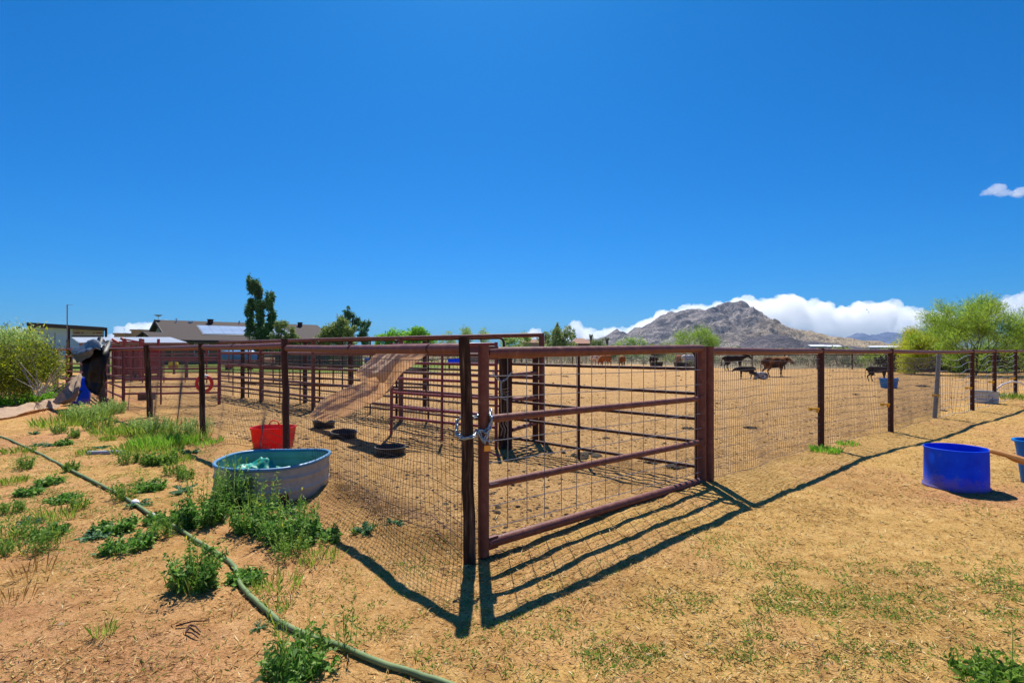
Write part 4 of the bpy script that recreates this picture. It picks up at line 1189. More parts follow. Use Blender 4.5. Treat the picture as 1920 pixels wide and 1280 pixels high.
# hose with white tape and valves
hp = [(-420, 742), (-200, 762), (-60, 800), (0, 822), (60, 846), (120, 876), (170, 904), (215, 931), (252, 951), (290, 975), (330, 995), (372, 1018), (412, 1043), (438, 1068), (450, 1096), (466, 1126), (498, 1154), (540, 1180), (590, 1206), (650, 1231), (720, 1260), (790, 1286), (880, 1312)]
pts3 = []
for (a, b) in hp:
    p = GR(a, b); p.z += .021; pts3.append(p)
dense = []
for k in range(len(pts3) - 1):
    p0, p1, p2, p3 = pts3[max(k - 1, 0)], pts3[k], pts3[k + 1], pts3[min(k + 2, len(pts3) - 1)]
    for f in np.linspace(0, 1, 8, endpoint=False):
        q = 0.5 * ((2 * p1) + (p2 - p0) * f + (2 * p0 - 5 * p1 + 4 * p2 - p3) * f * f + (3 * p1 - p0 - 3 * p2 + p3) * f ** 3)
        q.z = .55 * q.z + .45 * (gz(q.x, q.y) + .017)
        q.x += .012 * math.sin(k * 2.1 + f * 3); dense.append(q)
hose = thing('garden_hose', 'long dull green garden hose winding across the dirt in front', 'hose', pts3[9])
MB().tube(dense, .0150, 10).build('hose_tube', M['hose'], hose, smooth=True)
for (a, b) in ((254, 951.5), (291, 975)):
    p = GR(a, b); p.z += .02; q = GR(a + 16, b + 11); dd = (q - p); dd.z = 0; dd.normalize()
    cpl = MB().tube([p - dd * .05, p - dd * .035, p, p + dd * .035, p + dd * .05], [.021, .03, .034, .028, .021], 10).build('coupling', M['white_tape'], hose, smooth=True)
    if a > 270:
        MB().tube([p + dd * .02, p + dd * .05 + Vector((0, -.03, .005))], .013, 8).build('valve', M['white_tape'], cpl, smooth=True)

pv = GR(198, 853)
dv = Vector((.99, .12, 0))
tag(MB().tube([pv - dv * .23 + Vector((0, 0, .02)), pv + dv * .23 + Vector((0, 0, .025))], .032, 12).build('plastic_pipe', M['pvc'], None, loc=pv, smooth='auto'), 'short grey plastic pipe lying on the dirt at the left', 'pipe')
tg = MB()
b0 = GR(330, 1181); b1 = GR(392, 1171); b2 = GR(357, 1179); b3 = GR(372, 1200); b4 = GR(348, 1191); b5 = GR(376, 1191)
for A, B in ((b0, b1), (b2, b5), (b4, b3), (b2, b4)):
    tg.tube([A + Vector((0, 0, .012)), A.lerp(B, .5) + Vector((0, 0, .022)), B + Vector((0, 0, .01))], [.005, .004, .003], 5)
tag(tg.build('twig', M['pipe_dark'], None, loc=b0), 'small dark forked twig lying on the red dirt', 'twig')

# ------------------------------------------------------------------ houses, yard and vehicles beyond the corral
# brown roofed house with solar panels
RA = Vector((-37.2, 57.0, 4.49)); RB_ = Vector((-25.1, 68.6, 4.49))
rd = (RB_ - RA); RL = rd.length; rd.normalize(); fn = Vector((rd.y, -rd.x, 0)); HW = 5.2
hs_ = thing('house', 'long brown roofed house with solar panels and a grey gable end', 'house', (RA.x, RA.y, 0))
def slope(t, s, lift=0.0, back=False):
    """t along the ridge (m), s 0 ridge .. 1 eave"""
    q = RA + rd * t + fn * (HW * s * (-1 if back else 1)); q.z = 4.49 - 2.05 * s + lift
    return q
roofm = MB()
for back in (False, True):
    roofm.prism([slope(-.5, 0, 0, back), slope(RL + .3, 0, 0, back), slope(RL + .3, 1.06, 0, back), slope(-.5, 1.06, 0, back)], (0, 0, .14))
roof = roofm.build('roof', M['roof'], hs_)
m = MB()
for back in (False, True):
    m.bar(slope(-.52, 0, .05, back), slope(-.52, 1.07, .05, back), .06, .26)
m.bar(slope(-.5, 1.07, .03), slope(RL + .3, 1.07, .03), .06, .2)
m.build('roof_trim', M['roof_trim'], roof)
wl = MB()
def wallpt(t, s, z):
    q = RA + rd * t + fn * (HW * s); q.z = z; return q
wl.prism([wallpt(0, -.94, 0), wallpt(0, .94, 0), wallpt(0, .94, 2.5), wallpt(0, 0, 4.36), wallpt(0, -.94, 2.5)], rd * .2)
wl.prism([wallpt(RL - .2, -.94, 0), wallpt(RL - .2, .94, 0), wallpt(RL - .2, .94, 2.5), wallpt(RL - .2, 0, 4.36), wallpt(RL - .2, -.94, 2.5)], rd * .2)
wl.build('gable_wall', M['stucco'], hs_)
MB().prism([wallpt(.2, .94, 0), wallpt(RL - .2, .94, 0), wallpt(RL - .2, .94, 2.5), wallpt(.2, .94, 2.5)], fn * -.2).build('front_wall', M['stucco_brown'], hs_)
for t in (2.0, 5.2, 8.6, 12.4, 15):
    w = MB().prism([wallpt(t, .945, .9), wallpt(t + 1.3, .945, .9), wallpt(t + 1.3, .945, 2.1), wallpt(t, .945, 2.1)], fn * .05).build('window', M['glass_dark'], hs_)
    fr = MB()
    for a, b in (((t, .9), (t + 1.3, .9)), ((t, 2.1), (t + 1.3, 2.1)), ((t, .9), (t, 2.1)), ((t + 1.3, .9), (t + 1.3, 2.1)), ((t + .65, .9), (t + .65, 2.1))):
        fr.bar(wallpt(a[0], .96, a[1]), wallpt(b[0], .96, b[1]), .06)
    fr.build('frame', M['white'], w)
pm0 = None
for row in range(2):
    for k in range(9):
        t0 = 3.1 + k * 1.02; s0 = .30 + row * .235
        o = MB().prism([slope(t0, s0 + .23, .20), slope(t0 + 1.0, s0 + .23, .20), slope(t0 + 1.0, s0, .20), slope(t0, s0, .20)], (0, 0, .04)).build('solar_panel', M['solar'], hs_)
m = MB().prism([slope(3.0, .79, .15), slope(12.35, .79, .15), slope(12.35, .28, .15), slope(3.0, .28, .15)], (0, 0, .04)).build('panel_rack', M['solar_frame'], hs_)
for t, s, w, h, mt in ((4.6, .12, .42, .5, 'pipe_dark'), (1.35, .1, .10, .4, 'white'), (2.7, .1, .3, .15, 'white'), (10.1, .12, .42, .5, 'pipe_dark'), (14.6, .12, .42, .5, 'pipe_dark'), (7.7, .05, .12, .3, 'white')):
    q = slope(t, s, h / 2 + .05)
    m = MB().box(q, (w, w, h)).box(q + Vector((0, 0, h / 2 + .03)), (w * 1.25, w * 1.25, .06))
    m.build('roof_vent', M[mt], roof)
q = slope(-.2, 0, .15); dish = MB()
dish.tube([q, q + Vector((0, 0, .35))], .025, 6)
dish.lathe([(.01, .36), (.2, .39), (.38, .50), (.39, .5), (.2, .37), (.01, .34)], 20, (q.x, q.y, q.z))
dish.build('satellite_dish', M['galv'], hs_)

# small brown gabled wing and tan flat roofed houses to its left
def gable_house(name, label, x0, x1, Y, dy, eave, apex, wall, roofmat):
    t = thing(name, label, 'house', ((x0 + x1) / 2, Y, 0)); xm = (x0 + x1) / 2
    MB().prism([(x0, Y, 0), (x1, Y, 0), (x1, Y, eave), (xm, Y, apex), (x0, Y, eave)], (0, dy, 0)).build('wall', M[wall], t)
    m = MB()
    for s, xe in ((-1, x0), (1, x1)):
        m.prism([(xm, Y - .4, apex + .03), (xe + s * .4, Y - .4, eave - .18), (xe + s * .4, Y + dy + .4, eave - .18), (xm, Y + dy + .4, apex + .03)], (0, 0, .16))
    m.build('roof', M[roofmat], t)
    w = MB().box((xm, Y - .02, eave * .6), (.9, .06, .9)).build('window', M['glass_dark'], t)
    return t
gable_house('house', 'small brown gabled house left of the grey gable end', PX(257, 51), PX(288, 51), 51, 6, 2.3, 3.0, 'stucco_brown', 'roof')
def flat_house(label, x0, x1, Y, h, wall, parapet=.3):
    t = thing('house', label, 'house', ((x0 + x1) / 2, Y, 0))
    MB().box(((x0 + x1) / 2, Y + 4, h / 2), (x1 - x0, 8, h)).build('wall', M[wall], t)
    MB().box(((x0 + x1) / 2, Y + 4, h + parapet / 2), (x1 - x0 + .3, 8.3, parapet)).build('parapet', M[wall], t)
    for k in range(2):
        x = x0 + (x1 - x0) * (.3 + .4 * k)
        MB().box((x, Y - .02, h * .5), (.9, .08, 1.0)).build('window', M['glass_dark'], t)
flat_house('lower tan flat roofed house at the foot of the cloud', PX(214, 95), PX(234, 95), 95, 4.1, 'stucco_tan')
flat_house('taller tan flat roofed house beside the brown gable', PX(246, 90), PX(264, 90), 90, 4.55, 'stucco_tan')

# carport with a white trailer under it
cp = thing('carport', 'open carport with a thin dark roof over the white trailer', 'carport', (-36.5, 45, 0))
zl, zr = PZ(605, 45), PZ(614, 45)
MB().prism([(PX(66, 45), 44.2, zl - .28), (PX(210, 45), 44.2, zr - .28), (PX(210, 45), 44.2, zr), (PX(66, 45), 44.2, zl)], (-3.9, 4.6, 0)).build('roof', M['roof_trim'], cp)
for px in (68, 140, 209):
    for yy in (44.4, 48.4):
        xx = PX(px, 45) - (yy - 44.4) * .83
        MB().bar((xx, yy, 0), (xx, yy, 3.3 if px > 100 else 3.5), .12).build('post', M['pipe_dark'], cp)
tr_ = thing('trailer', 'white box trailer parked under the dark carport roof', 'trailer', (-36.5, 46, 0))
x0, x1 = PX(62, 46), PX(207, 46)
zt = PZ(616, 46)
bodyt = MB().prism([(x0, 45.2, .7), (x1, 45.2, .7), (x1, 45.2, zt - .12), (x1 - .2, 45.2, zt), (x0 + .4, 45.2, zt + .06), (x0, 45.2, zt - .2)], (-1.8, 2.1, 0)).build('body', M['trailer_white_sky_tint'], tr_)
MB().prism([(PX(151, 46), 45.17, PZ(631, 46)), (PX(206, 46), 45.17, PZ(631, 46)), (PX(206, 46), 45.17, PZ(617, 46)), (PX(151, 46), 45.17, PZ(617, 46))], (0, .06, 0)).build('side_panel', M['galv'], tr_)
MB().box(((PX(151, 46) + PX(206, 46)) / 2, 45.15, PZ(631, 46)), (2.6, .08, .08)).build('panel_trim', M['pipe_dark'], tr_)
for a, b in ((154, 164), (168, 171), (189, 192), (195, 205)):
    MB().box((PX((a + b) / 2, 46), 45.15, PZ(624.5, 46)), ((b - a) / F * 46, .05, .09)).build('lamp_strip', M['redpaint'], tr_)
for px in (104, 118):
    MB().box((PX(px, 46), 45.18, 1.9), (.03, .05, 2.0)).build('door_seam', M['galv'], tr_)
for px in (110, 180):
    c = Vector((PX(px, 46), 45.4, .38))
    MB().tube([c + Vector((math.cos(q) * .28, 0, math.sin(q) * .28)) for q in np.linspace(0, TAU, 18, endpoint=False)], .1, 8, closed=True).build('wheel', M['black_rubber'], tr_, smooth=True)
ap = MB().tube([(PX(126, 34), 34, 0), (PX(126, 34), 34, PZ(571, 34))], .032, 6).tube([(PX(126, 34), 34, PZ(571.5, 34)), (PX(137, 34), 34, PZ(571, 34))], .012, 5)
tag(ap.build('antenna_mast', M['steelpost'], None, loc=(PX(126, 34), 34, 0)), 'thin tall antenna mast in front of the white trailer', 'mast')

# long tin shade roof
sh = thing('shade_shelter', 'low shelter with a long white corrugated roof behind the red chute', 'shelter', (PX(240, 30), 30, 0))
n = 110; m = MB(); vs = []
for i in range(n + 1):
    t = i / n; up = .035 * (i % 2)
    vs.append((PX(148, 28) + t * (PX(352, 28) - PX(148, 28)), 28, PZ(642.5, 28) + up)); vs.append((PX(134, 33) + t * (PX(320, 33) - PX(134, 33)), 33, PZ(632.5, 33) + up))
m.add(vs, [(2 * i, 2 * i + 2, 2 * i + 3, 2 * i + 1) for i in range(n)])
o = m.build('roof', M['tin'], sh); sd = o.modifiers.new('thick', 'SOLIDIFY'); sd.thickness = .02
MB().bar((PX(148, 28), 28.05, PZ(643.5, 28) - .05), (PX(352, 28), 28.05, PZ(643.5, 28) - .05), .07, .14).build('beam', M['stucco_brown'], sh)
for px in (150, 200, 250, 300, 348):
    MB().bar((PX(px, 28), 28.1, 0), (PX(px, 28), 28.1, 1.75), .1).build('post', M['wood_grey'], sh)
    MB().bar((PX(px - 18, 33), 32.8, 0), (PX(px - 18, 33), 32.8, 2.1), .1).build('post', M['wood_grey'], sh)

# red cattle chute
cc = thing('cattle_chute', 'dark red steel cattle squeeze chute between the red panels', 'cattle chute', (PX(252, 26), 26, 0))
xa, xb = PX(228, 26), PX(278, 26)
for k in range(8):
    x = xa + (xb - xa) * (k + .5) / 8
    MB().box((x, 25.5, .92), ((xb - xa) / 8 - .03, .05, 1.25)).build('side_sheet', M['maroon'], cc)
MB().box(((xa + xb) / 2, 26.7, .92), (xb - xa, .05, 1.25)).build('back_sheet', M['redpaint'], cc)
for px in (228, 248, 262, 278):
    for yy in (25.45, 26.75):
        MB().bar((PX(px, 26), yy, 0), (PX(px, 26), yy, 2.02 if px in (248, 278) else 1.7), .09).build('post', M['redpaint'], cc)
for z in (1.6, 1.85):
    MB().bar((xa - .3, 25.45, z), (xb + .1, 25.45, z), .07).build('beam', M['redpaint'], cc)
MB().bar((PX(246, 26), 25.4, 2.0), (PX(286, 26), 25.4, 1.82), .06).build('lever', M['redpaint'], cc)
MB().bar((PX(228, 26), 25.4, 1.98), (PX(240, 26), 25.4, 1.8), .10).build('lever', M['redpaint'], cc)
MB().bar((PX(244, 26), 25.4, 2.04), (PX(254, 26), 25.4, 1.84), .10).build('lever', M['redpaint'], cc)

# blue tank on a trailer
tk = thing('water_tank', 'long blue water tank under a pale blue sheet on the yard lawn', 'tank', (PX(448, 40), 40, 0))
prt = [(.01, -1.2), (.3, -1.19), (.42, -1.08), (.44, -.98), (.44, .98), (.42, 1.08), (.3, 1.19), (.01, 1.2)]
m = MB().lathe(prt, 24, (0, 0, 0))
R = Matrix.Rotation(math.radians(90), 3, 'Y')
m.v = [tuple(R @ Vector(p) + Vector((PX(449, 40), 40, .98))) for p in m.v]
m.build('tank_shell', M['bluesteel'], tk, smooth='auto')
for dx in (-.8, .8):
    MB().box((PX(449, 40) + dx, 40, .3), (.12, .7, .56)).build('cradle', M['pipe_dark'], tk)
MB().box((PX(449, 40), 40, .42), (2.3, .8, .08)).build('frame', M['pipe_dark'], tk)
tag(MB().box((PX(445, 43), 43, 1.38), (2.2, .9, .24)).bar((PX(423, 43), 43, 0), (PX(423, 43), 43, 1.3), .08).bar((PX(467, 43), 43, 0), (PX(467, 43), 43, 1.3), .08).build('canopy', M['paleblue'], None, loc=(PX(445, 43), 43, 0)), 'pale blue canopy sheet standing behind the blue tank', 'canopy')

# yard clutter
def crate(name, label, cat, px, py, Y, w, h, d, mat, group=None):
    x = PX(px, Y)
    t = thing(name, label, cat, (x, Y, 0), group)
    n = 3
    for k in range(n):
        MB().box((x, Y, h * (k + .5) / n), (w, d, h / n - .03)).build('board', M[mat], t)
    for sx_ in (-1, 1):
        MB().box((x + sx_ * (w / 2 - .04), Y - d / 2 - .02, h / 2), (.08, .03, h)).build('batten', M[mat], t)
    return t
crate('crate', 'pale wooden crate on the lawn right of the blue tank', 'crate', 505, 668, 41, .6, .9, .6, 'cloth_tan')
crate('crate', 'brown wooden crate standing on the lawn below the fence corner', 'crate', 628, 675, 42, 1.0, .7, .6, 'wood_grey')
crate('crate', 'low grey wooden crate beside the pale crate', 'crate', 520, 674, 40.5, .7, .5, .6, 'wood_grey')
sc_ = thing('board_fence', 'grey wooden board screen behind the tall corral row', 'fence', (PX(575, 46), 46, 0))
for k in range(22):
    x = PX(542, 46) + k * .16
    MB().box((x, 46 + .01 * (k % 3), .72), (.145, .03, 1.44 - .04 * (k % 4 == 1))).build('board', M['wood_grey'], sc_)
for z in (.4, 1.1):
    MB().box((PX(542, 46) + 1.68, 46.05, z), (3.6, .05, .09)).build('rail', M['wood_grey'], sc_)
sc2 = thing('board_fence', 'brownish low board screen left of the small olive trees', 'fence', (PX(645, 47), 47, 0))
for k in range(14):
    x = PX(625, 47) + k * .19
    MB().box((x, 47 + .01 * (k % 2), .55), (.175, .03, 1.1)).build('board', M['stucco_brown'], sc2)
MB().box((PX(625, 47) + 1.2, 47.05, .8), (2.6, .05, .09)).build('rail', M['wood_grey'], sc2)
def barrel(label, px, Y, r, h, mat):
    x = PX(px, Y)
    t = MB().lathe([(r * .94, 0), (r, .03), (r, h * .3), (r * 1.04, h * .34), (r, h * .38), (r, h * .62), (r * 1.04, h * .66), (r, h * .7), (r, h - .03), (r * .94, h), (.01, h - .01)], 24, (x, Y, 0)).build('barrel', M[mat], None, loc=(x, Y, 0), smooth='auto')
    tag(t, label, 'barrel')
bx_ = thing('water_trough', 'bright blue rectangular trough beyond the rails left of the corner post', 'trough', (PX(853, 43), 43, 0))
xc = PX(853, 43)
m = MB()
for (cx_, cy_, sx_, sy_) in ((0, -.35, 1.05, .05), (0, .35, 1.05, .05), (-.5, 0, .05, .65), (.5, 0, .05, .65)):
    m.box((xc + cx_, 43 + cy_, .52), (sx_, sy_, .48))
m.box((xc, 43, .3), (1.0, .7, .05)).build('basin', M['blue_plastic'], bx_)
for sx_ in (-.45, .45):
    MB().box((xc + sx_, 43, .14), (.08, .6, .28)).build('leg', M['pipe_dark'], bx_)
rs_ = thing('shed', 'small dark red shed behind the wooden corner post', 'shed', (PX(893, 60), 60, 0))
MB().box((PX(893, 60), 61, .95), (2.3, 2, 1.9)).build('wall', M['maroon'], rs_)
MB().prism([(PX(893, 60) - 1.4, 59.7, 1.9), (PX(893, 60) + 1.4, 59.7, 1.9), (PX(893, 60) + 1.4, 59.7, 1.98), (PX(893, 60) - 1.4, 59.7, 1.98)], (0, 2.6, .3)).build('roof', M['tin'], rs_)
MB().box((PX(893, 60), 59.97, .8), (.8, .06, 1.6)).build('door', M['redpaint'], rs_)
barrel('dark barrel standing in the dry weeds right of the red shed', 935, 56, .35, .95, 'black_rubber')
barrel('orange-yellow barrel lying low on the lawn behind the red panels', 325, 44, .35, .45, 'yellow')
barrel('second dark barrel beside the first in the dry weeds', 948, 57, .35, .9, 'black_rubber')
barrel('small blue barrel at the edge of the lawn by the board screen', 690, 50, .3, .7, 'blue_tub')

# house with clay roof in the distance, and flat pale buildings on the plain
hh = thing('house', 'distant low house with a clay tile roof among trees', 'house', (PX(1095, 125), 125, 0))
x0, x1 = PX(1074, 125), PX(1112, 125)
MB().prism([(x0, 125, 0), (x1, 125, 0), (x1, 125, 2.9), (x0, 125, 2.9)], (0, 9, 0)).build('wall', M['stucco_brown'], hh)
MB().prism([(x0 - .6, 124.4, 2.9), (x1 + .6, 124.4, 2.9), ((x0 + x1) / 2 + .6, 129, 4.1), ((x0 + x1) / 2 - 1.2, 129, 4.1)], (0, .3, .08)).build('roof', M['tile_roof'], hh)
for px in (1084, 1098, 1106):
    MB().box((PX(px, 125), 124.97, 1.5), (.9, .06, 1.1)).build('window', M['glass_dark'], hh)
h2 = thing('house', 'distant pale house left of the palms', 'house', (PX(1003, 150), 150, 0))
MB().box((PX(1003, 150), 154, 1.7), (7, 8, 3.4)).build('wall', M['stucco_tan'], h2)
MB().prism([(PX(1003, 150) - 4, 149.4, 3.4), (PX(1003, 150) + 4, 149.4, 3.4), (PX(1003, 150) + 2.5, 153, 4.3), (PX(1003, 150) - 2.5, 153, 4.3)], (0, .3, .08)).build('roof', M['tile_roof'], h2)
for (a, b, Y, yy, lab) in ((1521, 1549, 420, 650.5, 'long white roofed building far out on the plain'), (1552, 1578, 430, 651, 'second white roofed building on the plain, right of the longer one'), (1632, 1690, 520, 652, 'far pale buildings below the blue ridge')):
    t = thing('farm_building', lab, 'building', (PX((a + b) / 2, Y), Y, 0))
    w = (b - a) / F * Y; xm = PX((a + b) / 2, Y); zt = PZ(yy - 1.3, Y)
    MB().box((xm, Y + 4, zt / 2), (w, 8, zt)).build('wall', M['stucco'], t)
    MB().prism([(xm - w / 2 - .5, Y - .5, zt), (xm + w / 2 + .5, Y - .5, zt), (xm + w / 2 + .5, Y + 4, zt + 1.2), (xm - w / 2 - .5, Y + 4, zt + 1.2)], (0, .1, .15)).build('roof', M['white'], t)

# ------------------------------------------------------------------ leaves, weeds, trees
def unit(v):
    return v / np.maximum(np.linalg.norm(v, axis=-1, keepdims=True), 1e-9)

wide = [1.0]
def leaves(p, d, L, Wd, r, bend=0.0):
    """diamond leaves: base p, direction d, length, width -> (n,4,3)"""
    n = len(p)
    rn = r.normal(size=(n, 3))
    s = unit(np.cross(d, rn)) * (np.asarray(Wd).reshape(-1, 1) * wide[0] / 2)
    L = np.asarray(L).reshape(-1, 1)
    tip = p + d * L
    tip[:, 2] -= bend * L[:, 0]
    mid = p + d * L * .5
    return np.stack([p, mid + s, tip, mid - s], 1)

def quads(name, q, mat, parent=None, loc=None):
    q = np.concatenate(q) if isinstance(q, list) else q
    n = len(q)
    return link(name, q.reshape(-1, 3), np.arange(n * 4).reshape(n, 4), mat, parent, loc)

def rdirs(r, n, up=.3, spread=1.0):
    v = r.normal(size=(n, 3)) * spread; v[:, 2] = np.abs(v[:, 2]) * .6 + up
    return unit(v)

def weed_geo(kind, r, h, rad, dens=1.0):
    out = []
    if kind == 'feather':          # many upright wispy stems with fine leaves
        ns = int(26 * dens)
        for i in range(ns):
            a = r.uniform(0, TAU); q = rad * math.sqrt(r.random()) * .7
            b = np.array([q * math.cos(a), q * math.sin(a), 0.0])
            d = unit(np.array([[math.cos(a) * .35 * r.random(), math.sin(a) * .35 * r.random(), 1.0]]))[0]
            hh_ = h * r.uniform(.5, 1.0) * (1 - .35 * q / max(rad, 1e-6))
            k = int(22 * hh_ / .35) + 6
            t = r.random(k) ** .8
            p = b + d * (t * hh_)[:, None]
            dd = unit(r.normal(size=(k, 3)) * .8 + d * .7)
            out.append(leaves(p, dd, r.uniform(.025, .07, k) * (1.15 - .6 * t), r.uniform(.004, .010, k), r))
            out.append(leaves(b[None], d[None], np.array([hh_]), np.array([.006]), r))
    elif kind == 'leafy':          # mustard-like, denser and darker below
        ns = int(34 * dens)
        for i in range(ns):
            a = r.uniform(0, TAU); q = rad * math.sqrt(r.random()) * .75
            b = np.array([q * math.cos(a), q * math.sin(a), 0.0])
            d = unit(np.array([[math.cos(a) * .6 * r.random(), math.sin(a) * .6 * r.random(), 1.0]]))[0]
            hh_ = h * r.uniform(.35, 1.0) * (1 - .45 * q / max(rad, 1e-6))
            k = int(16 * hh_ / .3) + 8
            t = r.random(k)
            p = b + d * (t * hh_)[:, None]
            dd = unit(r.normal(size=(k, 3)) * .9 + np.array([0, 0, .35]))
            out.append(leaves(p, dd, r.uniform(.03, .075, k) * (1.2 - .6 * t), r.uniform(.012, .026, k) * (1.2 - .6 * t), r, .2))
            out.append(leaves(b[None], d[None], np.array([hh_]), np.array([.007]), r))
    elif kind == 'rosette':        # flat thistle leaves with lobes
        ns = int(12 * dens)
        for i in range(ns):
            a = r.uniform(0, TAU); el = r.uniform(.1, .7)
            d = np.array([math.cos(a) * math.cos(el), math.sin(a) * math.cos(el), math.sin(el)])
            L = rad * r.uniform(.6, 1.1)
            k = 9
            t = np.linspace(.15, .95, k)
            p = d * (t * L)[:, None]; p[:, 2] -= .25 * L * t ** 2
            for s in (-1, 1):
                sd_ = np.array([-d[1] * s, d[0] * s, .25])
                dd = unit(np.tile(sd_ + d * .6, (k, 1)) + r.normal(size=(k, 3)) * .15)
                out.append(leaves(p, dd, L * .24 * np.sin(t * 2.6 + .3), np.full(k, L * .10), r))
            out.append(leaves(np.zeros((1, 3)), d[None], np.array([L]), np.array([L * .10]), r, .2))
    elif kind == 'grass':
        k = int(90 * dens)
        a = r.uniform(0, TAU, k); q = rad * np.sqrt(r.random(k))
        p = np.stack([q * np.cos(a), q * np.sin(a), np.zeros(k)], 1)
        d = unit(np.stack([np.cos(a) * .55 * r.random(k), np.sin(a) * .55 * r.random(k), np.ones(k)], 1) + r.normal(size=(k, 3)) * .18)
        out.append(leaves(p, d, h * r.uniform(.4, 1, k), r.uniform(.004, .010, k), r, .12))
    elif kind == 'dry':
        k = int(26 * dens)
        a = r.uniform(0, TAU, k); q = rad * np.sqrt(r.random(k))
        p = np.stack([q * np.cos(a), q * np.sin(a), np.zeros(k)], 1)
        d = unit(np.stack([np.cos(a) * .3, np.sin(a) * .3, np.ones(k)], 1) + r.normal(size=(k, 3)) * .15)
        out.append(leaves(p, d, h * r.uniform(.4, 1, k), r.uniform(.004, .008, k), r, .05))
    return np.concatenate(out)

LEAFMAT = {'feather': 'leaf_feather', 'leafy': 'leaf_weed', 'rosette': 'leaf_bluish', 'grass': 'leaf_grass', 'dry': 'dead_leaf'}
wseed = [100]
def weed(px, py, kind, h, rad, label=None, dens=1.0, mat=None, group=None, extra=()):
    wseed[0] += 1
    r = np.random.default_rng(wseed[0])
    c = GR(px, py)
    def ground_q(q):
        base = height(q[:, :, 0] + c.x, q[:, :, 1] + c.y) - c.z
        q = q.copy(); q[:, :, 2] += base[:, :1] - .006
        return q + np.array(c)
    name = {'feather': 'weed', 'leafy': 'weed', 'rosette': 'thistle', 'grass': 'grass_tuft', 'dry': 'dry_weed'}[kind]
    cat = {'feather': 'weed', 'leafy': 'weed', 'rosette': 'thistle', 'grass': 'grass tuft', 'dry': 'dry weed'}[kind]
    wide[0] = 1 + max(0, c.y - 3) * .16
    q = ground_q(weed_geo(kind, r, h, rad, dens))
    if not extra:
        o = quads(name, q, M[mat or LEAFMAT[kind]], None, loc=c)
        return tag(o, label, cat, group)
    t = thing(name, label, cat, c, group)
    quads('foliage', q, M[mat or LEAFMAT[kind]], t)
    for (k2, h2, r2, d2, m2, nm) in extra:
        quads(nm, ground_q(weed_geo(k2, r, h2, r2, d2)), M[m2 or LEAFMAT[k2]], t)
    return t

# the large weeds around the tank, each its own
weed(545, 1008, 'leafy', .36, .27, 'big dark green weed in front of the right half of the stock tank', 3.0, extra=[('feather', .50, .26, 1.0, 'leaf_feather', 'flower_stems')])
weed(478, 992, 'leafy', .36, .20, 'leafy green weed in front of the middle of the stock tank', 2.0, extra=[('feather', .58, .22, .9, 'leaf_feather', 'flower_stems'), ('grass', .45, .1, .2, 'leaf_grass', 'seed_heads')])
weed(440, 955, 'feather', .62, .17, 'dark feathery weed hiding the left side of the stock tank', 1.7, 'leaf_weed', extra=[('leafy', .45, .16, 1.0, 'leaf_dark', 'lower_leaves')])
weed(380, 982, 'leafy', .42, .19, 'bushy green weed left of the stock tank', 2.2, extra=[('feather', .75, .18, .7, 'leaf_feather', 'flower_stems')])
weed(366, 1108, 'leafy', .36, .145, 'tall leafy weed growing beside the bend of the garden hose', 1.9, extra=[('feather', .42, .14, .5, None, 'flower_stems'), ('grass', .2, .14, .4, None, 'grass_blades'), ('dry', .2, .12, .6, None, 'dead_stalks')])
weed(565, 1262, 'leafy', .22, .20, 'leafy weed with tall yellow-flowered stems by the hose at the bottom edge', 1.6, extra=[('feather', .50, .12, .42, None, 'flower_stems')])
weed(648, 1222, 'feather', .34, .07, 'thin wispy flowering stem beside the hose', .25)
weed(1885, 1290, 'leafy', .16, .25, 'leafy green weed in the bottom right corner', 2.2, 'leaf_green', extra=[('feather', .36, .2, .22, None, 'flower_stems')])
weed(682, 1000, 'rosette', .1, .145, 'thistle rosette with pale leaves in the dug soil by the fence', 1.6, extra=[('grass', .12, .08, .25, None, 'grass_blades')])
weed(738, 996, 'rosette', .1, .115, 'smaller thistle rosette nearer the corner post', 1.2)
weed(486, 1178, 'rosette', .05, .07, 'small flat thistle beside the hose on bare dirt', 1.0)
weed(1549, 846, 'grass', .15, .20, 'bright green grass tuft at the foot of the second right post', 3.0, 'leaf_bright')
weed(1590, 833, 'grass', .09, .16, 'low green grass tuft right of the second right post', 1.6, 'leaf_bright')
weed(1893, 748, 'grass', .30, .30, 'green weeds around the far right post beside the white hose', 2.0, 'leaf_grass')
weed(283, 922, 'leafy', .16, .17, 'dark leafy weed between the hose and the stock tank', 1.6)
weed(178, 1008, 'rosette', .12, .17, 'spreading dark thistle left of the hose', 2.2)
weed(265, 1015, 'rosette', .06, .14, 'flat grey-green thistle beside the hose below the tape', 1.8)
weed(120, 942, 'leafy', .08, .18, 'low flat dark weed patch above the hose valves', 1.3)
weed(192, 1195, 'grass', .13, .05, 'small grass tuft on the bare red dirt at the bottom left', .4)
weed(530, 1142, 'grass', .08, .05, 'tiny green sprout right of the leafy weed on bare dirt', .35)
weed(62, 1085, 'dry', .22, .10, 'orange dried stalks standing at the left edge', 1.2)
weed(20, 1130, 'dry', .16, .10, 'low dried stalks at the left edge below the orange ones', .9)
weed(160, 788, 'feather', .48, .50, 'tall pale green weed clump below the black tarp', 5.5, 'leaf_pale', extra=[('grass', .4, .5, 2.5, 'leaf_grass', 'grass_blades')])
weed(205, 775, 'feather', .42, .42, 'feathery weed clump at the foot of the maroon panel', 4.5, 'leaf_pale')
weed(285, 815, 'feather', .42, .42, 'pale feathery weed clump in front of the third fence post', 5.0, 'leaf_pale', extra=[('grass', .4, .45, 3.0, 'leaf_grass', 'grass_blades')])
weed(335, 832, 'grass', .28, .42, 'bright green grass clump left of the second fence post', 4.5, extra=[('leafy', .25, .4, 1.2, 'leaf_green', 'broad_leaves')])
weed(262, 850, 'grass', .22, .32, 'yellow-green grass clump below the third fence post', 3.0)
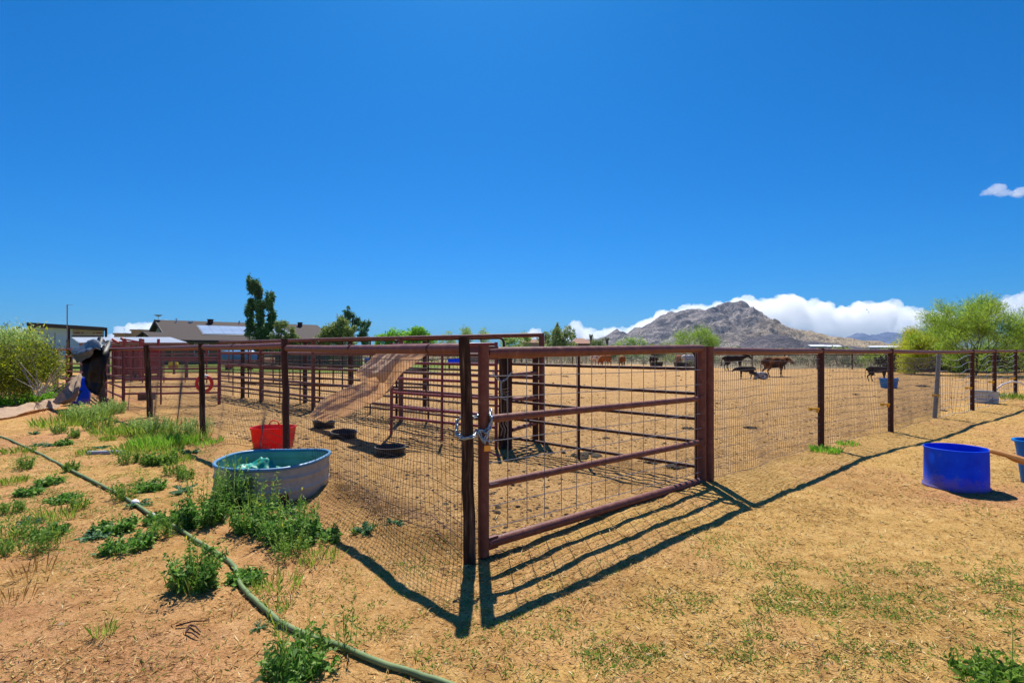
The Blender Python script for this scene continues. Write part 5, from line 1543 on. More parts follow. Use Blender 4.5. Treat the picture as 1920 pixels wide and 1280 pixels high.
weed(300, 868, 'leafy', .25, .28, 'dark leafy clump at the lower edge of the grass by the fence', 1.8, 'leaf_green')
weed(230, 815, 'grass', .26, .45, 'yellow-green grass clump between the two feathery weed clumps', 5.0)
weed(365, 815, 'feather', .4, .4, 'pale wispy weeds between the second and third fence posts', 3.0, 'leaf_pale')
weed(305, 838, 'grass', .26, .42, 'dense bright grass in front of the pale wispy weeds', 6.0, 'leaf_bright')
weed(120, 800, 'grass', .3, .5, 'low yellow-green grass by the bunched tan shade cloth', 3.5)
weed(185, 805, 'feather', .35, .4, 'wispy green weeds in front of the tall pale clump', 2.5)
weed(390, 835, 'grass', .16, .22, 'low grass around the foot of the second fence post', 1.6, 'leaf_bright')
weed(70, 752, 'leafy', .45, .55, 'bright green leafy weeds under the yellow-green bush', 3.5, 'leaf_bright')
weed(20, 758, 'leafy', .4, .5, 'green weeds at the left edge under the bush', 2.6, 'leaf_bright')
weed(112, 740, 'leafy', .55, .4, 'green weeds between the bush and the brown shade cloth', 2.4, 'leaf_green')
weed(150, 742, 'grass', .5, .3, 'grass behind the black stake under the tarp', 1.5)
rw = np.random.default_rng(9)
sm = [(140, 795), (185, 838), (215, 815), (240, 795), (250, 845), (225, 855), (310, 850), (355, 850), (120, 835), (65, 840), (20, 905), (55, 925), (15, 960), (60, 985), (95, 1002), (30, 1015), (10, 1040), (75, 1030), (110, 975), (150, 960), (235, 1030), (215, 995), (310, 1005), (45, 880), (90, 905), (130, 880), (30, 850), (160, 850), (85, 838), (205, 830), (180, 815), (140, 822), (105, 812), (235, 872), (255, 800), (60, 815), (330, 890), (352, 905), (345, 868), (265, 955), (240, 940), (300, 985), (520, 1105), (465, 1090), (545, 1040), (600, 1050), (595, 1015), (420, 960), (345, 930)]
marks = [('the grey plastic pipe', 198, 853), ('the white valve on the hose', 290, 975), ('the white tape on the hose', 252, 951), ('the stock tank', 420, 915), ('the end of the brown shade cloth', 110, 765), ('the orange dried stalks', 62, 1085), ('the low flat dark weed patch', 120, 942), ('the spreading dark thistle', 178, 1008), ('the third fence post', 282, 800), ('the big dark weed at the tank', 545, 1010), ('the tiny sprout right of the hose', 530, 1142), ('the left end of the hose', 15, 828)]
for (a, b) in sm:
    k = ['leafy', 'grass', 'feather', 'rosette'][int(rw.integers(0, 4))]
    sc_l = .8 + .6 * rw.random()
    a += rw.uniform(-6, 6); b += rw.uniform(-4, 4)
    nm, mx_, my_ = min(marks, key=lambda q: (q[1] - a) ** 2 + 2 * (q[2] - b) ** 2)
    rel = ('left of' if a < mx_ else 'right of') if abs(a - mx_) > 1.3 * abs(b - my_) else ('behind' if b < my_ else 'in front of')
    what = {'leafy': 'small leafy weed', 'grass': 'small grass tuft', 'feather': 'small wispy weed', 'rosette': 'small flat thistle'}[k]
    weed(a, b, k, {'leafy': .13, 'grass': .14, 'feather': .18, 'rosette': .06}[k] * sc_l, {'leafy': .15, 'grass': .14, 'feather': .13, 'rosette': .12}[k] * sc_l, what + ' on the dirt ' + rel + ' ' + nm, 1.3, group='small weeds on the dirt')
wide[0] = 1.0
# ---- trees
def branch_tree(r, h, spread, trunks, levels, lean=.5):
    """returns limb tubes [(pts, radii)] and end points with directions"""
    limbs = []; ends = []
    def grow(p, d, L, rad, lev):
        pts = [p.copy()]; q = p.copy(); dd = d.copy()
        for k in range(3):
            dd = unit((dd + r.normal(size=3) * .18 + np.array([0, 0, .05]))[None])[0]
            q = q + dd * L / 3; pts.append(q.copy())
        limbs.append((pts, [rad * (1 - .25 * k / 3 * 1.6) for k in range(4)], lev))
        if lev == 0:
            ends.append((q, dd)); ends.append((pts[2], dd)); return
        n = r.integers(2, 4)
        for i in range(n):
            nd = unit((dd + r.normal(size=3) * spread + np.array([0, 0, .12]))[None])[0]
            grow(q, nd, L * r.uniform(.6, .85), rad * .58, lev - 1)
        if r.random() < .6:
            nd = unit((dd + r.normal(size=3) * spread * 1.2)[None])[0]
            grow(pts[2], nd, L * .6, rad * .45, max(lev - 1, 0))
    for i in range(trunks):
        a = r.uniform(0, TAU)
        d = unit(np.array([[math.cos(a) * lean, math.sin(a) * lean, 1.0]]))[0]
        grow(np.array([math.cos(a) * .08, math.sin(a) * .08, -.1]), d, h * .36, h * .022 / math.sqrt(trunks), levels)
    return limbs, ends

def make_tree(name, label, cat, x, Y, h, w, seed, leaf, bark='bark_green', trunks=4, levels=3, n_leaf=9000, L=(.10, .22), Wl=(.03, .05), droop=.0, clump=.35, spread=.55, lean=.55, group=None, shape=None, z0=0.0):
    r = np.random.default_rng(seed)
    limbs, ends = branch_tree(r, h, spread, trunks, levels, lean)
    allp = np.array([p for l in limbs for p in l[0]])
    top = allp[:, 2].max(); ext = max(np.abs(allp[:, 0]).max(), np.abs(allp[:, 1]).max())
    sz = (h * .93) / top; sxy = (w / 2 * .9) / ext
    t = thing(name, label, cat, (x, Y, z0), group)
    m = MB()
    for pts, rr, lev in limbs:
        m.tube([(p[0] * sxy + x, p[1] * sxy + Y, p[2] * sz + z0) for p in pts], [max(q, .008) for q in rr], 5 if lev > 1 else 3, cap=False)
    m.build('trunk', M[bark], t, smooth=True)
    E = np.array([e[0] for e in ends]); D = np.array([e[1] for e in ends])
    k = r.integers(0, len(E), n_leaf)
    dens = r.uniform(.35, 1.0, len(E)); k = k[r.random(n_leaf) < dens[k]]
    n = len(k)
    p = E[k] * np.array([sxy, sxy, sz]) + r.normal(size=(n, 3)) * clump * np.array([1, 1, .75])
    p[:, 2] = np.maximum(p[:, 2], h * .06)
    d = unit(D[k] + r.normal(size=(n, 3)) * .6 + np.array([0, 0, -droop]))
    q = leaves(p, d, r.uniform(*L, n), r.uniform(*Wl, n), r)
    quads('crown', q + np.array([x, Y, z0]), M[leaf], t)
    return t

def clump_tree(name, label, cat, x, Y, blobs, seed, leaf, n_leaf, L, Wl, trunk_h, trunk_r, bark='bark', droop=.3, group=None, hollow=.55, limbs=10):
    """crown made of uneven leaf clumps: blobs (dx, dz, rx, rz)"""
    r = np.random.default_rng(seed)
    t = thing(name, label, cat, (x, Y, 0), group)
    m = MB()
    m.tube([(x, Y, -.1), (x + r.normal() * .05, Y, trunk_h * .5), (x + r.normal() * .1, Y, trunk_h)], [trunk_r, trunk_r * .8, trunk_r * .55], 8, cap=False)
    out = []
    B = np.array(blobs, float)
    wgt = B[:, 2] * B[:, 3]; wgt = wgt / wgt.sum()
    for (dx, dz, rx, rz), wg in zip(B, wgt):
        m.tube([(x, Y, min(trunk_h * .7, dz)), (x + dx * .6, Y + r.normal() * rx * .3, (dz + min(trunk_h * .7, dz)) / 2), (x + dx, Y + r.normal() * rx * .4, dz + rz * .4)], [trunk_r * .5, trunk_r * .32, trunk_r * .12], 5, cap=False)
        n = int(n_leaf * wg * 1.6)
        ns = max(7, int(rx * rz * 6 + 9))                 # sub clumps make the crown uneven
        cdir = unit(r.normal(size=(ns, 3))) * (r.random((ns, 1)) ** .4)
        cc_ = np.array([dx, r.normal() * rx * .25, dz]) + cdir * np.array([rx, rx, rz]) * .85
        k = r.integers(0, ns, n)
        cr = r.uniform(.22, .48, ns)[k][:, None] * np.array([rx, rx, rz])
        p = cc_[k] + unit(r.normal(size=(n, 3))) * (r.random((n, 1)) ** .45) * cr
        p[:, 2] = np.maximum(p[:, 2], .05)
        d = unit(r.normal(size=(n, 3)) + np.array([0, 0, .15 - droop]))
        out.append(leaves(p, d, r.uniform(*L, n) * 1.1, r.uniform(*Wl, n) * 1.15, r))
    m.build('trunk', M[bark], t, smooth=True)
    quads('crown', np.concatenate(out) + np.array([x, Y, 0]), M[leaf], t)
    return t

s55 = 55 / F
clump_tree('eucalyptus_tree', 'tall dark narrow eucalyptus tree in front of the brown roof', 'tree', PX(486, 55), 55,
    [(-13 * s55, (655 - 530) * s55 + 1.5, 9.6 * s55, 20 * s55), (-3 * s55, 113 * s55 + 1.5, 9.6 * s55, 22 * s55), (-14 * s55, 78 * s55 + 1.5, 10.4 * s55, 28 * s55), (4 * s55, 80 * s55 + 1.5, 11.2 * s55, 26 * s55), (20 * s55, 92 * s55 + 1.5, 10.4 * s55, 20 * s55), (24 * s55, 62 * s55 + 1.5, 9.6 * s55, 20 * s55), (-16 * s55, 40 * s55 + 1.5, 9.6 * s55, 24 * s55), (2 * s55, 36 * s55 + 1.5, 10.4 * s55, 26 * s55), (16 * s55, 36 * s55 + 1.5, 9.6 * s55, 24 * s55), (-10 * s55, 8 * s55 + 1.5, 10.4 * s55, 22 * s55), (10 * s55, 8 * s55 + 1.5, 9.6 * s55, 20 * s55)],
    7, 'leaf_dark', 8500, (.16, .34), (.07, .13), 7.5, .22, droop=.7)
s = 52 / F
clump_tree('tree', 'small olive green tree right of the tall eucalyptus', 'tree', PX(532, 52), 52, [(-5 * s, 40 * s + 1.5, 15 * s, 20 * s), (10 * s, 28 * s + 1.5, 15 * s, 20 * s), (-12 * s, 22 * s + 1.5, 14 * s, 18 * s), (4 * s, 6 * s + 1.5, 24 * s, 18 * s), (22 * s, 14 * s + 1.5, 10 * s, 14 * s)], 8, 'leaf_olive', 3600, (.12, .26), (.06, .11), 2.6, .1, droop=.5)
clump_tree('tree', 'wide grey-green tree with a dark spire of leaves above the corral rail', 'tree', PX(640, 52), 52, [(-18 * s, 38 * s + 1.5, 22 * s, 22 * s), (2 * s, 44 * s + 1.5, 22 * s, 20 * s), (-30 * s, 20 * s + 1.5, 18 * s, 18 * s), (-5 * s, 18 * s + 1.5, 30 * s, 20 * s), (20 * s, 30 * s + 1.5, 16 * s, 18 * s), (0, -8 * s + 1.5, 34 * s, 14 * s)], 9, 'leaf_olive', 6500, (.12, .28), (.06, .11), 3.2, .14, droop=.5)
clump_tree('tree', 'thin dark leafy tree sticking up behind the grey-green tree', 'tree', PX(662, 55), 55, [(-8 * s, 72 * s + 1.5, 10 * s, 16 * s), (-14 * s, 55 * s + 1.5, 16 * s, 12 * s), (6 * s, 52 * s + 1.5, 12 * s, 12 * s), (24 * s, 48 * s + 1.5, 12 * s, 12 * s), (22 * s, 28 * s + 1.5, 13 * s, 16 * s), (26 * s, 8 * s + 1.5, 10 * s, 14 * s)], 10, 'leaf_dark', 1900, (.15, .32), (.07, .12), 4.6, .12, droop=.6)
s = 75 / F
clump_tree('tree', 'bright green round tree, right one of the pair beyond the corral', 'tree', PX(785, 75), 75, [(0, 30 * s + 1.5, 22 * s, 16 * s), (-16 * s, 18 * s + 1.5, 20 * s, 16 * s), (16 * s, 16 * s + 1.5, 18 * s, 18 * s), (0, 4 * s + 1.5, 30 * s, 14 * s)], 11, 'leaf_bright', 4200, (.16, .34), (.10, .18), 2.4, .16)
clump_tree('tree', 'bright green spreading tree, left one of the pair beyond the corral', 'tree', PX(735, 78), 78, [(-20 * s, 18 * s + 1.5, 20 * s, 14 * s), (8 * s, 24 * s + 1.5, 24 * s, 15 * s), (-4 * s, 6 * s + 1.5, 36 * s, 14 * s), (28 * s, 16 * s + 1.5, 14 * s, 12 * s)], 12, 'leaf_bright', 4200, (.16, .34), (.10, .18), 2.2, .16)
s = 66 / F
for (px, lab, n_, seed, hh_) in ((878, 'sparse thin tree with gaps right of the bright green pair', 1100, 13, 48), (906, 'second sparse thin tree nearer the corner post', 1000, 14, 42), (842, 'low sparse tree left of the thin ones', 900, 15, 36)):
    make_tree('tree', lab, 'tree', PX(px, 66), 66, hh_ * s + 1.5, 44 * s, seed, 'leaf_pale', 'bark_green', 2, 3, n_ * 2, (.12, .26), (.05, .09), clump=.18, spread=.5, lean=.3)
s = 62 / F
clump_tree('bush', 'yellow-green bush behind the end of the tall corral rail', 'bush', PX(965, 62), 62, [(-14 * s, 14 * s + 1.5, 22 * s, 18 * s), (16 * s, 16 * s + 1.5, 22 * s, 16 * s), (0, -4 * s + 1.5, 40 * s, 16 * s)], 16, 'leaf_pale', 3800, (.12, .26), (.05, .1), 1.8, .1)
s = 85 / F
clump_tree('tree', 'grey-green tree in front of the clay roofed house', 'tree', PX(1058, 85), 85, [(-10 * s, 28 * s + 1.5, 16 * s, 20 * s), (8 * s, 30 * s + 1.5, 16 * s, 16 * s), (-22 * s, 10 * s + 1.5, 14 * s, 16 * s), (4 * s, 6 * s + 1.5, 26 * s, 20 * s)], 17, 'leaf_olive', 3200, (.18, .36), (.08, .14), 2.6, .14)
clump_tree('cypress_tree', 'narrow dark cypress left of the grey-green tree', 'tree', PX(1045, 100), 100, [(0, 5.2, .55, 1.3), (0, 3.8, .8, 1.5), (0, 2.4, .9, 1.5), (0, 1.2, .8, 1.0)], 18, 'leaf_olive', 1500, (.2, .4), (.1, .16), 5, .12, droop=-.6)
clump_tree('bush', 'low yellow-green bush left of the far cypress', 'bush', PX(1030, 90), 90, [(0, 1.9, 1.2, 1.0), (-1.0, 1.4, 1.0, .9), (1.0, 1.3, 1.0, .9)], 19, 'leaf_pale', 900, (.16, .34), (.08, .14), 1.0, .1)
for (px, lab, seed, leaf, Y, w_, h_) in ((1122, 'round olive bush right of the clay roofed house', 20, 'leaf_olive', 95, 17, 20), (1185, 'wide yellow-green bush below the mountain foot', 21, 'leaf_pale', 70, 34, 22), (1232, 'low green bush right of the wide yellow-green one', 22, 'leaf_olive', 78, 20, 6), (1150, 'low olive bush beneath the palm stub', 23, 'leaf_olive', 80, 20, 8)):
    s = Y / F
    clump_tree('bush', lab, 'bush', PX(px, Y), Y, [(-w_ * .4 * s, h_ * .3 * s + 1.2, w_ * .55 * s, (h_ * .6 + 10) * s), (w_ * .35 * s, h_ * .35 * s + 1.2, w_ * .55 * s, (h_ * .55 + 10) * s), (0, h_ * .62 * s + 1.5, w_ * .5 * s, h_ * .42 * s), (0, .9, w_ * .8 * s, 1.1)], seed, leaf, 2200, (.14, .30), (.06, .12), 1.5, .1)
def palm(label, px, Y, top, seed, stub=False):
    x = PX(px, Y); z = PZ(top, Y); r = np.random.default_rng(seed)
    t = thing('palm_tree', label, 'palm tree', (x, Y, 0))
    m = MB(); m.tube([(x, Y, -.1), (x + .05, Y, z * .5), (x, Y, z)], [.26, .2, .2 if not stub else .34], 8)
    m.build('trunk', M['palm_trunk'], t, smooth='auto')
    out = []
    k = 26 if not stub else 14
    R_ = 1.0 if not stub else .5
    for i in range(k):
        a = r.uniform(0, TAU); el = r.uniform(-.7, 1.1)
        d = np.array([math.cos(a) * math.cos(el), math.sin(a) * math.cos(el), math.sin(el)])
        n = 16
        tt = np.linspace(.25, 1, n)
        p = np.array([x, Y, z]) + d * (tt * R_)[:, None]; p[:, 2] -= .45 * R_ * tt ** 2
        dd = unit(d + r.normal(size=(n, 3)) * .55 + np.array([0, 0, -.25]))
        out.append(leaves(p, dd, np.full(n, .45 * R_), np.full(n, .09), r))
    quads('crown', np.concatenate(out), M['leaf_olive' if not stub else 'leaf_dark'], t)
palm('tall fan palm left of the distant house, the taller of the two', 1023, 120, 627, 31)
palm('short fan palm left of the taller palm', 1013, 122, 634, 32)
palm('small fan palm right beside the tall palm', 1029, 121, 632, 33)
palm('thick cropped palm stub beside the clay roofed house', 1108, 118, 629, 34, True)
palm('thick cropped palm stub in front of the mountain foot', 1138, 112, 635, 35, True)

make_tree('palo_verde_tree', 'airy palo verde tree standing before the mountain', 'tree', PX(1306, 58), 58, 4.6, 7.4, 41, 'leaf_palo', 'bark', 5, 4, 15000, (.16, .34), (.028, .045), clump=.26, spread=.6, lean=.7)
make_tree('palo_verde_tree', 'yellow-green palo verde, left one of the trees at the right', 'tree', PX(1712, 33), 33, 2.9, 3.4, 42, 'leaf_palo_yellow', 'bark_green', 4, 4, 24000, (.10, .22), (.022, .036), clump=.18, spread=.6, lean=.6)
make_tree('palo_verde_tree', 'big green palo verde with a wide crown behind the right fence', 'tree', PX(1828, 31), 31, 4.9, 7.0, 43, 'leaf_palo', 'bark_green', 6, 4, 42000, (.12, .28), (.018, .032), clump=.19, spread=.55, lean=.75)
make_tree('palo_verde_tree', 'dark green palo verde filling the gap behind the big one', 'tree', PX(1770, 36), 36, 3.6, 5.5, 44, 'leaf_palo', 'bark_green', 5, 4, 15000, (.12, .26), (.02, .034), clump=.3, spread=.55, lean=.75)
make_tree('palo_verde_tree', 'green palo verde at the right edge of the picture', 'tree', PX(1945, 33), 33, 4.0, 6.0, 45, 'leaf_palo', 'bark_green', 5, 4, 15000, (.12, .26), (.02, .034), clump=.3, spread=.55, lean=.75)
make_tree('mesquite_tree', 'near leafy branches with bright leaves reaching in from the right edge', 'tree', 16.05, 16.6, 3.25, 3.0, 46, 'leaf_bright', 'bark', 3, 4, 2600, (.05, .10), (.03, .05), clump=.16, spread=.6, lean=.9)
for (px, lab, seed, Y, w_) in ((1700, 'shade-coloured brush under the yellow-green palo verde', 51, 37, 2.2), (1750, 'shade-coloured brush under the middle of the palo verde trees', 52, 37, 2.4), (1805, 'shade-coloured brush under the big palo verde', 53, 36, 2.4), (1860, 'shade-coloured brush right of the big palo verde trunk', 54, 36, 2.4), (1920, 'shade-coloured brush at the right edge under the trees', 55, 36, 2.6)):
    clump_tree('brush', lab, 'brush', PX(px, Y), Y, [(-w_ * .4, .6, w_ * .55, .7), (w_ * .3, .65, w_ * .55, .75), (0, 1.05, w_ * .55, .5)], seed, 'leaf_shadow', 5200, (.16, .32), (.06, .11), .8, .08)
make_tree('small_tree', 'bare branched small tree beyond the back fence', 'tree', PX(1577, 47), 47, 1.7, 3.2, 56, 'shrub_grey', 'bark', 3, 3, 700, (.08, .16), (.03, .05), clump=.12, spread=.6, lean=.8)
make_tree('small_tree', 'small dark tree with low green crown beyond the back fence', 'tree', PX(1645, 44), 44, 1.75, 3.6, 57, 'leaf_palo', 'bark', 3, 3, 1800, (.10, .2), (.03, .05), clump=.18, spread=.6, lean=.9)

# bush at the left edge
bsh = thing('creosote_bush', 'yellow-green bush with small yellow flowers at the left edge', 'bush', (PX(45, 14.5), 14.5, 0))
r = np.random.default_rng(71)
limbs, ends = branch_tree(r, 2.0, .45, 9, 3, .55)
E = np.array([e[0] for e in ends]); D = np.array([e[1] for e in ends])
sz = 1.9 / E[:, 2].max(); sxy = 1.15 / np.abs(E[:, :2]).max()
m = MB()
for pts, rr, lev in limbs:
    m.tube([(p[0] * sxy + PX(45, 14.5), p[1] * sxy + 14.5, p[2] * sz) for p in pts], [max(q * .6, .005) for q in rr], 4, cap=False)
m.build('stems', M['twig'], bsh)
n = 30000; k = r.integers(0, len(E), n)
p = E[k] * np.array([sxy, sxy, sz]) + r.normal(size=(n, 3)) * .13
p[:, 2] = np.maximum(p[:, 2] * r.uniform(.55, 1.02, n), .08)
quads('foliage', leaves(p, unit(D[k] + r.normal(size=(n, 3)) * .7), r.uniform(.04, .085, n), r.uniform(.016, .03, n), r) + np.array([PX(45, 14.5), 14.5, 0]), M['leaf_creosote'], bsh)
make_tree('bush', 'paler lime green bush behind the yellow-flowered bush', 'bush', PX(22, 17), 17, 2.25, 2.6, 72, 'leaf_pale', 'twig', 6, 3, 15000, (.07, .15), (.02, .035), clump=.2, spread=.5, lean=.6)
make_tree('bush', 'leafy yellow-green shrub top in front of the white trailer', 'bush', PX(62, 18.5), 18.5, 2.35, 1.9, 73, 'leaf_palo_yellow', 'twig', 5, 3, 6000, (.08, .16), (.03, .05), clump=.18, spread=.5, lean=.45)
make_tree('bush', 'dark green bush at the very left edge behind the lime bush', 'bush', PX(-5, 20), 20, 2.3, 2.2, 74, 'leaf_dark', 'twig', 5, 3, 4000, (.09, .18), (.03, .05), clump=.2, spread=.5, lean=.5)
m = MB()
for k in range(16):
    a = AT(85 + random.uniform(-20, 25), 738 + random.uniform(-8, 6), 13.6)
    e = a + Vector((random.uniform(-.5, .75), random.uniform(-.3, .3), random.uniform(.3, .95)))
    m.tube([a, a.lerp(e, .5) + Vector((random.uniform(-.06, .06), 0, random.uniform(-.05, .08))), e], [.014, .010, .004], 4)
tag(m.build('bare_branches', M['twig_pale'], None, loc=AT(90, 738, 13.6)), 'bare pale dead branches at the lower right of the bush', 'branches')

# desert scrub beyond the back fence, one mass with grass
r = np.random.default_rng(81)
n = 52000
Yc = 43 + (r.random(n) ** 1.8) * 130; xc_ = r.uniform(-.28, 1.15, n) * Yc
pk = fbm(xc_ / 6, Yc / 6, 91, 3)
keep = r.random(n) < np.clip(.35 + 2.5 * pk, .05, 1)
keep &= ~((xc_ < -3) & (Yc < 62)) & (Yc > fence_y(xc_) + .4)
xc_, Yc = xc_[keep], Yc[keep]; n = len(xc_)
p = np.stack([xc_, Yc, np.zeros(n)], 1)
sc_n = (Yc / 60)
d = unit(np.stack([r.normal(size=n) * .35, r.normal(size=n) * .35, np.ones(n)], 1))
quads('dry_grass', leaves(p, d, r.uniform(.25, .7, n) * (1 + .6 * np.clip(pk[keep], 0, 1)), r.uniform(.05, .10, n) * sc_n, r), M['grass_dry'])['kind'] = 'stuff'
nb = 520
bY = 44 + (r.random(nb) ** 1.6) * 170; bX = r.uniform(-.25, 1.1, nb) * bY
keep = ~((bX < -2) & (bY < 64)) & (bY > fence_y(bX) + .8); bX, bY = bX[keep], bY[keep]; nb = len(bX)
kk = np.repeat(np.arange(nb), 70)
rad = r.uniform(.3, .95, nb)[kk]
off = unit(r.normal(size=(len(kk), 3))) * (r.random((len(kk), 1)) ** .5) * rad[:, None] * np.array([1, 1, .65])
p = np.stack([bX[kk], bY[kk], rad * .5], 1) + off; p[:, 2] = np.maximum(p[:, 2], .03)
n = len(p)
quads('shrubbery', leaves(p, rdirs(r, n), r.uniform(.14, .3, n), r.uniform(.05, .1, n), r), M['shrub_grey'])['kind'] = 'stuff'
# low tree line on the far plain
nb = 330
bY = r.uniform(180, 620, nb); bX = r.uniform(-1.0, 1.05, nb) * bY
kk = np.repeat(np.arange(nb), 60)
rad = r.uniform(1.2, 3.4, nb)[kk]
off = unit(r.normal(size=(len(kk), 3))) * (r.random((len(kk), 1)) ** .5) * rad[:, None] * np.array([1.3, 1.3, .5])
p = np.stack([bX[kk], bY[kk], rad * .45], 1) + off; p[:, 2] = np.maximum(p[:, 2], .05); n = len(p)
quads('far_woods', leaves(p, rdirs(r, n), r.uniform(.7, 1.5, n), r.uniform(.3, .6, n), r), M['leaf_olive'])['kind'] = 'stuff'

# ------------------------------------------------------------------ straw, grass and droppings on the near ground
def scatter(n, ymin, ymax, xs, pw, r):
    Yv = ymin + (ymax - ymin) * r.random(n) ** pw
    Xv = r.uniform(xs[0], xs[1], n) * Yv
    return Xv, Yv
r = np.random.default_rng(91)
n = 170000
X, Y = scatter(n, 1.9, 17, (-1.02, 1.02), 1.5, r)
msk = fbm(X / .7, Y / .7, 15, 4) + .5 * fbm(X / .15, Y / .15, 16, 2)
lf_ = sstep(-.6, .6, X + .15 * Y)
keep = r.random(n) < np.clip(.25 + .35 * lf_ + 1.6 * msk, .02, 1)
X, Y = X[keep], Y[keep]; n = len(X)
Z = height(X, Y)
a = r.uniform(0, TAU, n)
d = unit(np.stack([np.cos(a), np.sin(a), r.uniform(-.02, .45, n)], 1))
L = r.uniform(.016, .055, n) * np.where(r.random(n) < .06, 2.4, 1)
p = np.stack([X, Y, Z + .004], 1)
quads('straw_litter', leaves(p, d, L, r.uniform(.0026, .0056, n) * (1 + Y * .06), r), M['straw'])['kind'] = 'stuff'
# short green grass in drifts
n = 260000
X, Y = scatter(n, 1.9, 9, (-1.0, 1.02), 1.3, r)
def pxpy(X, Y): return 960 + F * X / Y, 655 + F * 1.5 / Y
u, v = pxpy(X, Y)
def blob(cx, cy, rx, ry, s=1.0): return s * np.exp(-(((u - cx) / rx) ** 2 + ((v - cy) / ry) ** 2))
dens = blob(1620, 1120, 260, 38, 1.0) + blob(1400, 1135, 130, 30, .9) + blob(1480, 1070, 260, 40, .45) + blob(1120, 1230, 300, 45, .6) + blob(1560, 1210, 220, 45, .8) + blob(1780, 1075, 160, 26, .6) + blob(1000, 1150, 200, 40, .4) + blob(1860, 1130, 90, 25, .9) + blob(680, 1140, 90, 60, .5) + blob(760, 1060, 90, 30, .35) + blob(1810, 950, 60, 14, .4) + blob(1350, 1010, 90, 16, .25) + .05
dens = dens + blob(60, 960, 150, 100, .8) + blob(200, 880, 180, 80, .55) + blob(330, 840, 110, 40, .5) + blob(150, 800, 140, 40, .4)
pat = fbm(X / .22, Y / .22, 27, 3) + .6 * fbm(X / .06, Y / .06, 28, 2)
keep = r.random(n) < np.clip(dens * (.45 + 3.4 * pat), 0, 1) * (side_of(X, Y) < .05)
X, Y = X[keep], Y[keep]; n = len(X)
a = r.uniform(0, TAU, n)
d = unit(np.stack([np.cos(a) * .8, np.sin(a) * .8, r.uniform(.15, 1.0, n)], 1))
quads('short_grass', leaves(np.stack([X, Y, height(X, Y) - .002], 1), d, r.uniform(.014, .042, n), r.uniform(.0035, .0075, n), r), M['leaf_green'])['kind'] = 'stuff'
# droppings in the corral: many small ones as one mass, the larger heaps singly
def clods(P, R, seed):
    rs = np.random.default_rng(seed)
    base = np.array([(math.cos(TAU * k / 6) * .9, math.sin(TAU * k / 6) * .9, 0.0) for k in range(6)] + [(math.cos(TAU * (k + .5) / 6) * .6, math.sin(TAU * (k + .5) / 6) * .6, .5) for k in range(6)] + [(0, 0, .72)])
    fc = [(k, (k + 1) % 6, 6 + k) for k in range(6)] + [((k + 1) % 6, 6 + (k + 1) % 6, 6 + k) for k in range(6)] + [(6 + k, 6 + (k + 1) % 6, 12) for k in range(6)]
    fc = np.array(fc)
    vs = base[None] * (1 + rs.normal(size=(len(P), 13, 1)) * .22) * R[:, None, None] * np.array([1, 1, .8]) + P[:, None]
    fs = fc[None] + (np.arange(len(P)) * 13)[:, None, None]
    return vs.reshape(-1, 3), fs.reshape(-1, 3)
n = 15000
X, Y = scatter(n, 4.2, 44, (-1.0, 1.0), 1.45, r)
keep = (side_of(X, Y) > .12) & (r.random(n) < np.clip(.30 + 3.4 * fbm(X / 1.3, Y / 1.3, 35, 4), .04, 1))
X, Y = X[keep], Y[keep]
R = r.uniform(.007, .024, len(X)) * np.where(r.random(len(X)) < .06, 1.7, 1) * (1 + Y * .03)
v_, f_ = clods(np.stack([X, Y, height(X, Y) - .004], 1), R, 5)
link('scattered_dung', v_, f_, M['dung'])['kind'] = 'stuff'
n = 9000
X = r.normal(-3.0, 2.6, n); Y = r.normal(11.0, 2.4, n)
keep = (side_of(X, Y) > .15) & (r.random(n) < np.clip(.2 + 3.0 * fbm(X / .9, Y / .9, 36, 4), .03, 1)) & (Y > 4)
X, Y = X[keep], Y[keep]
v_, f_ = clods(np.stack([X, Y, height(X, Y) - .005], 1), r.uniform(.008, .032, len(X)), 8)
link('trodden_dung', v_, f_, M['dung'])['kind'] = 'stuff'
n = 2600
al = r.uniform(-.05, 4.6, n); dd_ = .14 + r.normal(size=n) * .17
X = -.30 - .652 * al + .757 * dd_; Y = 3.84 + .757 * al + .652 * dd_
keep = r.random(n) < np.clip(.4 + 3.0 * fbm(X / .4, Y / .4, 38, 3), .05, 1)
X, Y = X[keep], Y[keep]
v_, f_ = clods(np.stack([X, Y, height(X, Y) - .005], 1), r.uniform(.006, .030, len(X)), 9)
link('dug_soil', v_, f_, M['dug_soil'])['kind'] = 'stuff'
n = 900
X, Y = scatter(n, 2.0, 9, (-1.0, 1.0), 1.3, r)
keep = side_of(X, Y) < 0
X, Y = X[keep], Y[keep]
v_, f_ = clods(np.stack([X, Y, height(X, Y) - .004], 1), r.uniform(.005, .014, len(X)), 6)
link('pebbles', v_, f_, M['stone'])['kind'] = 'stuff'
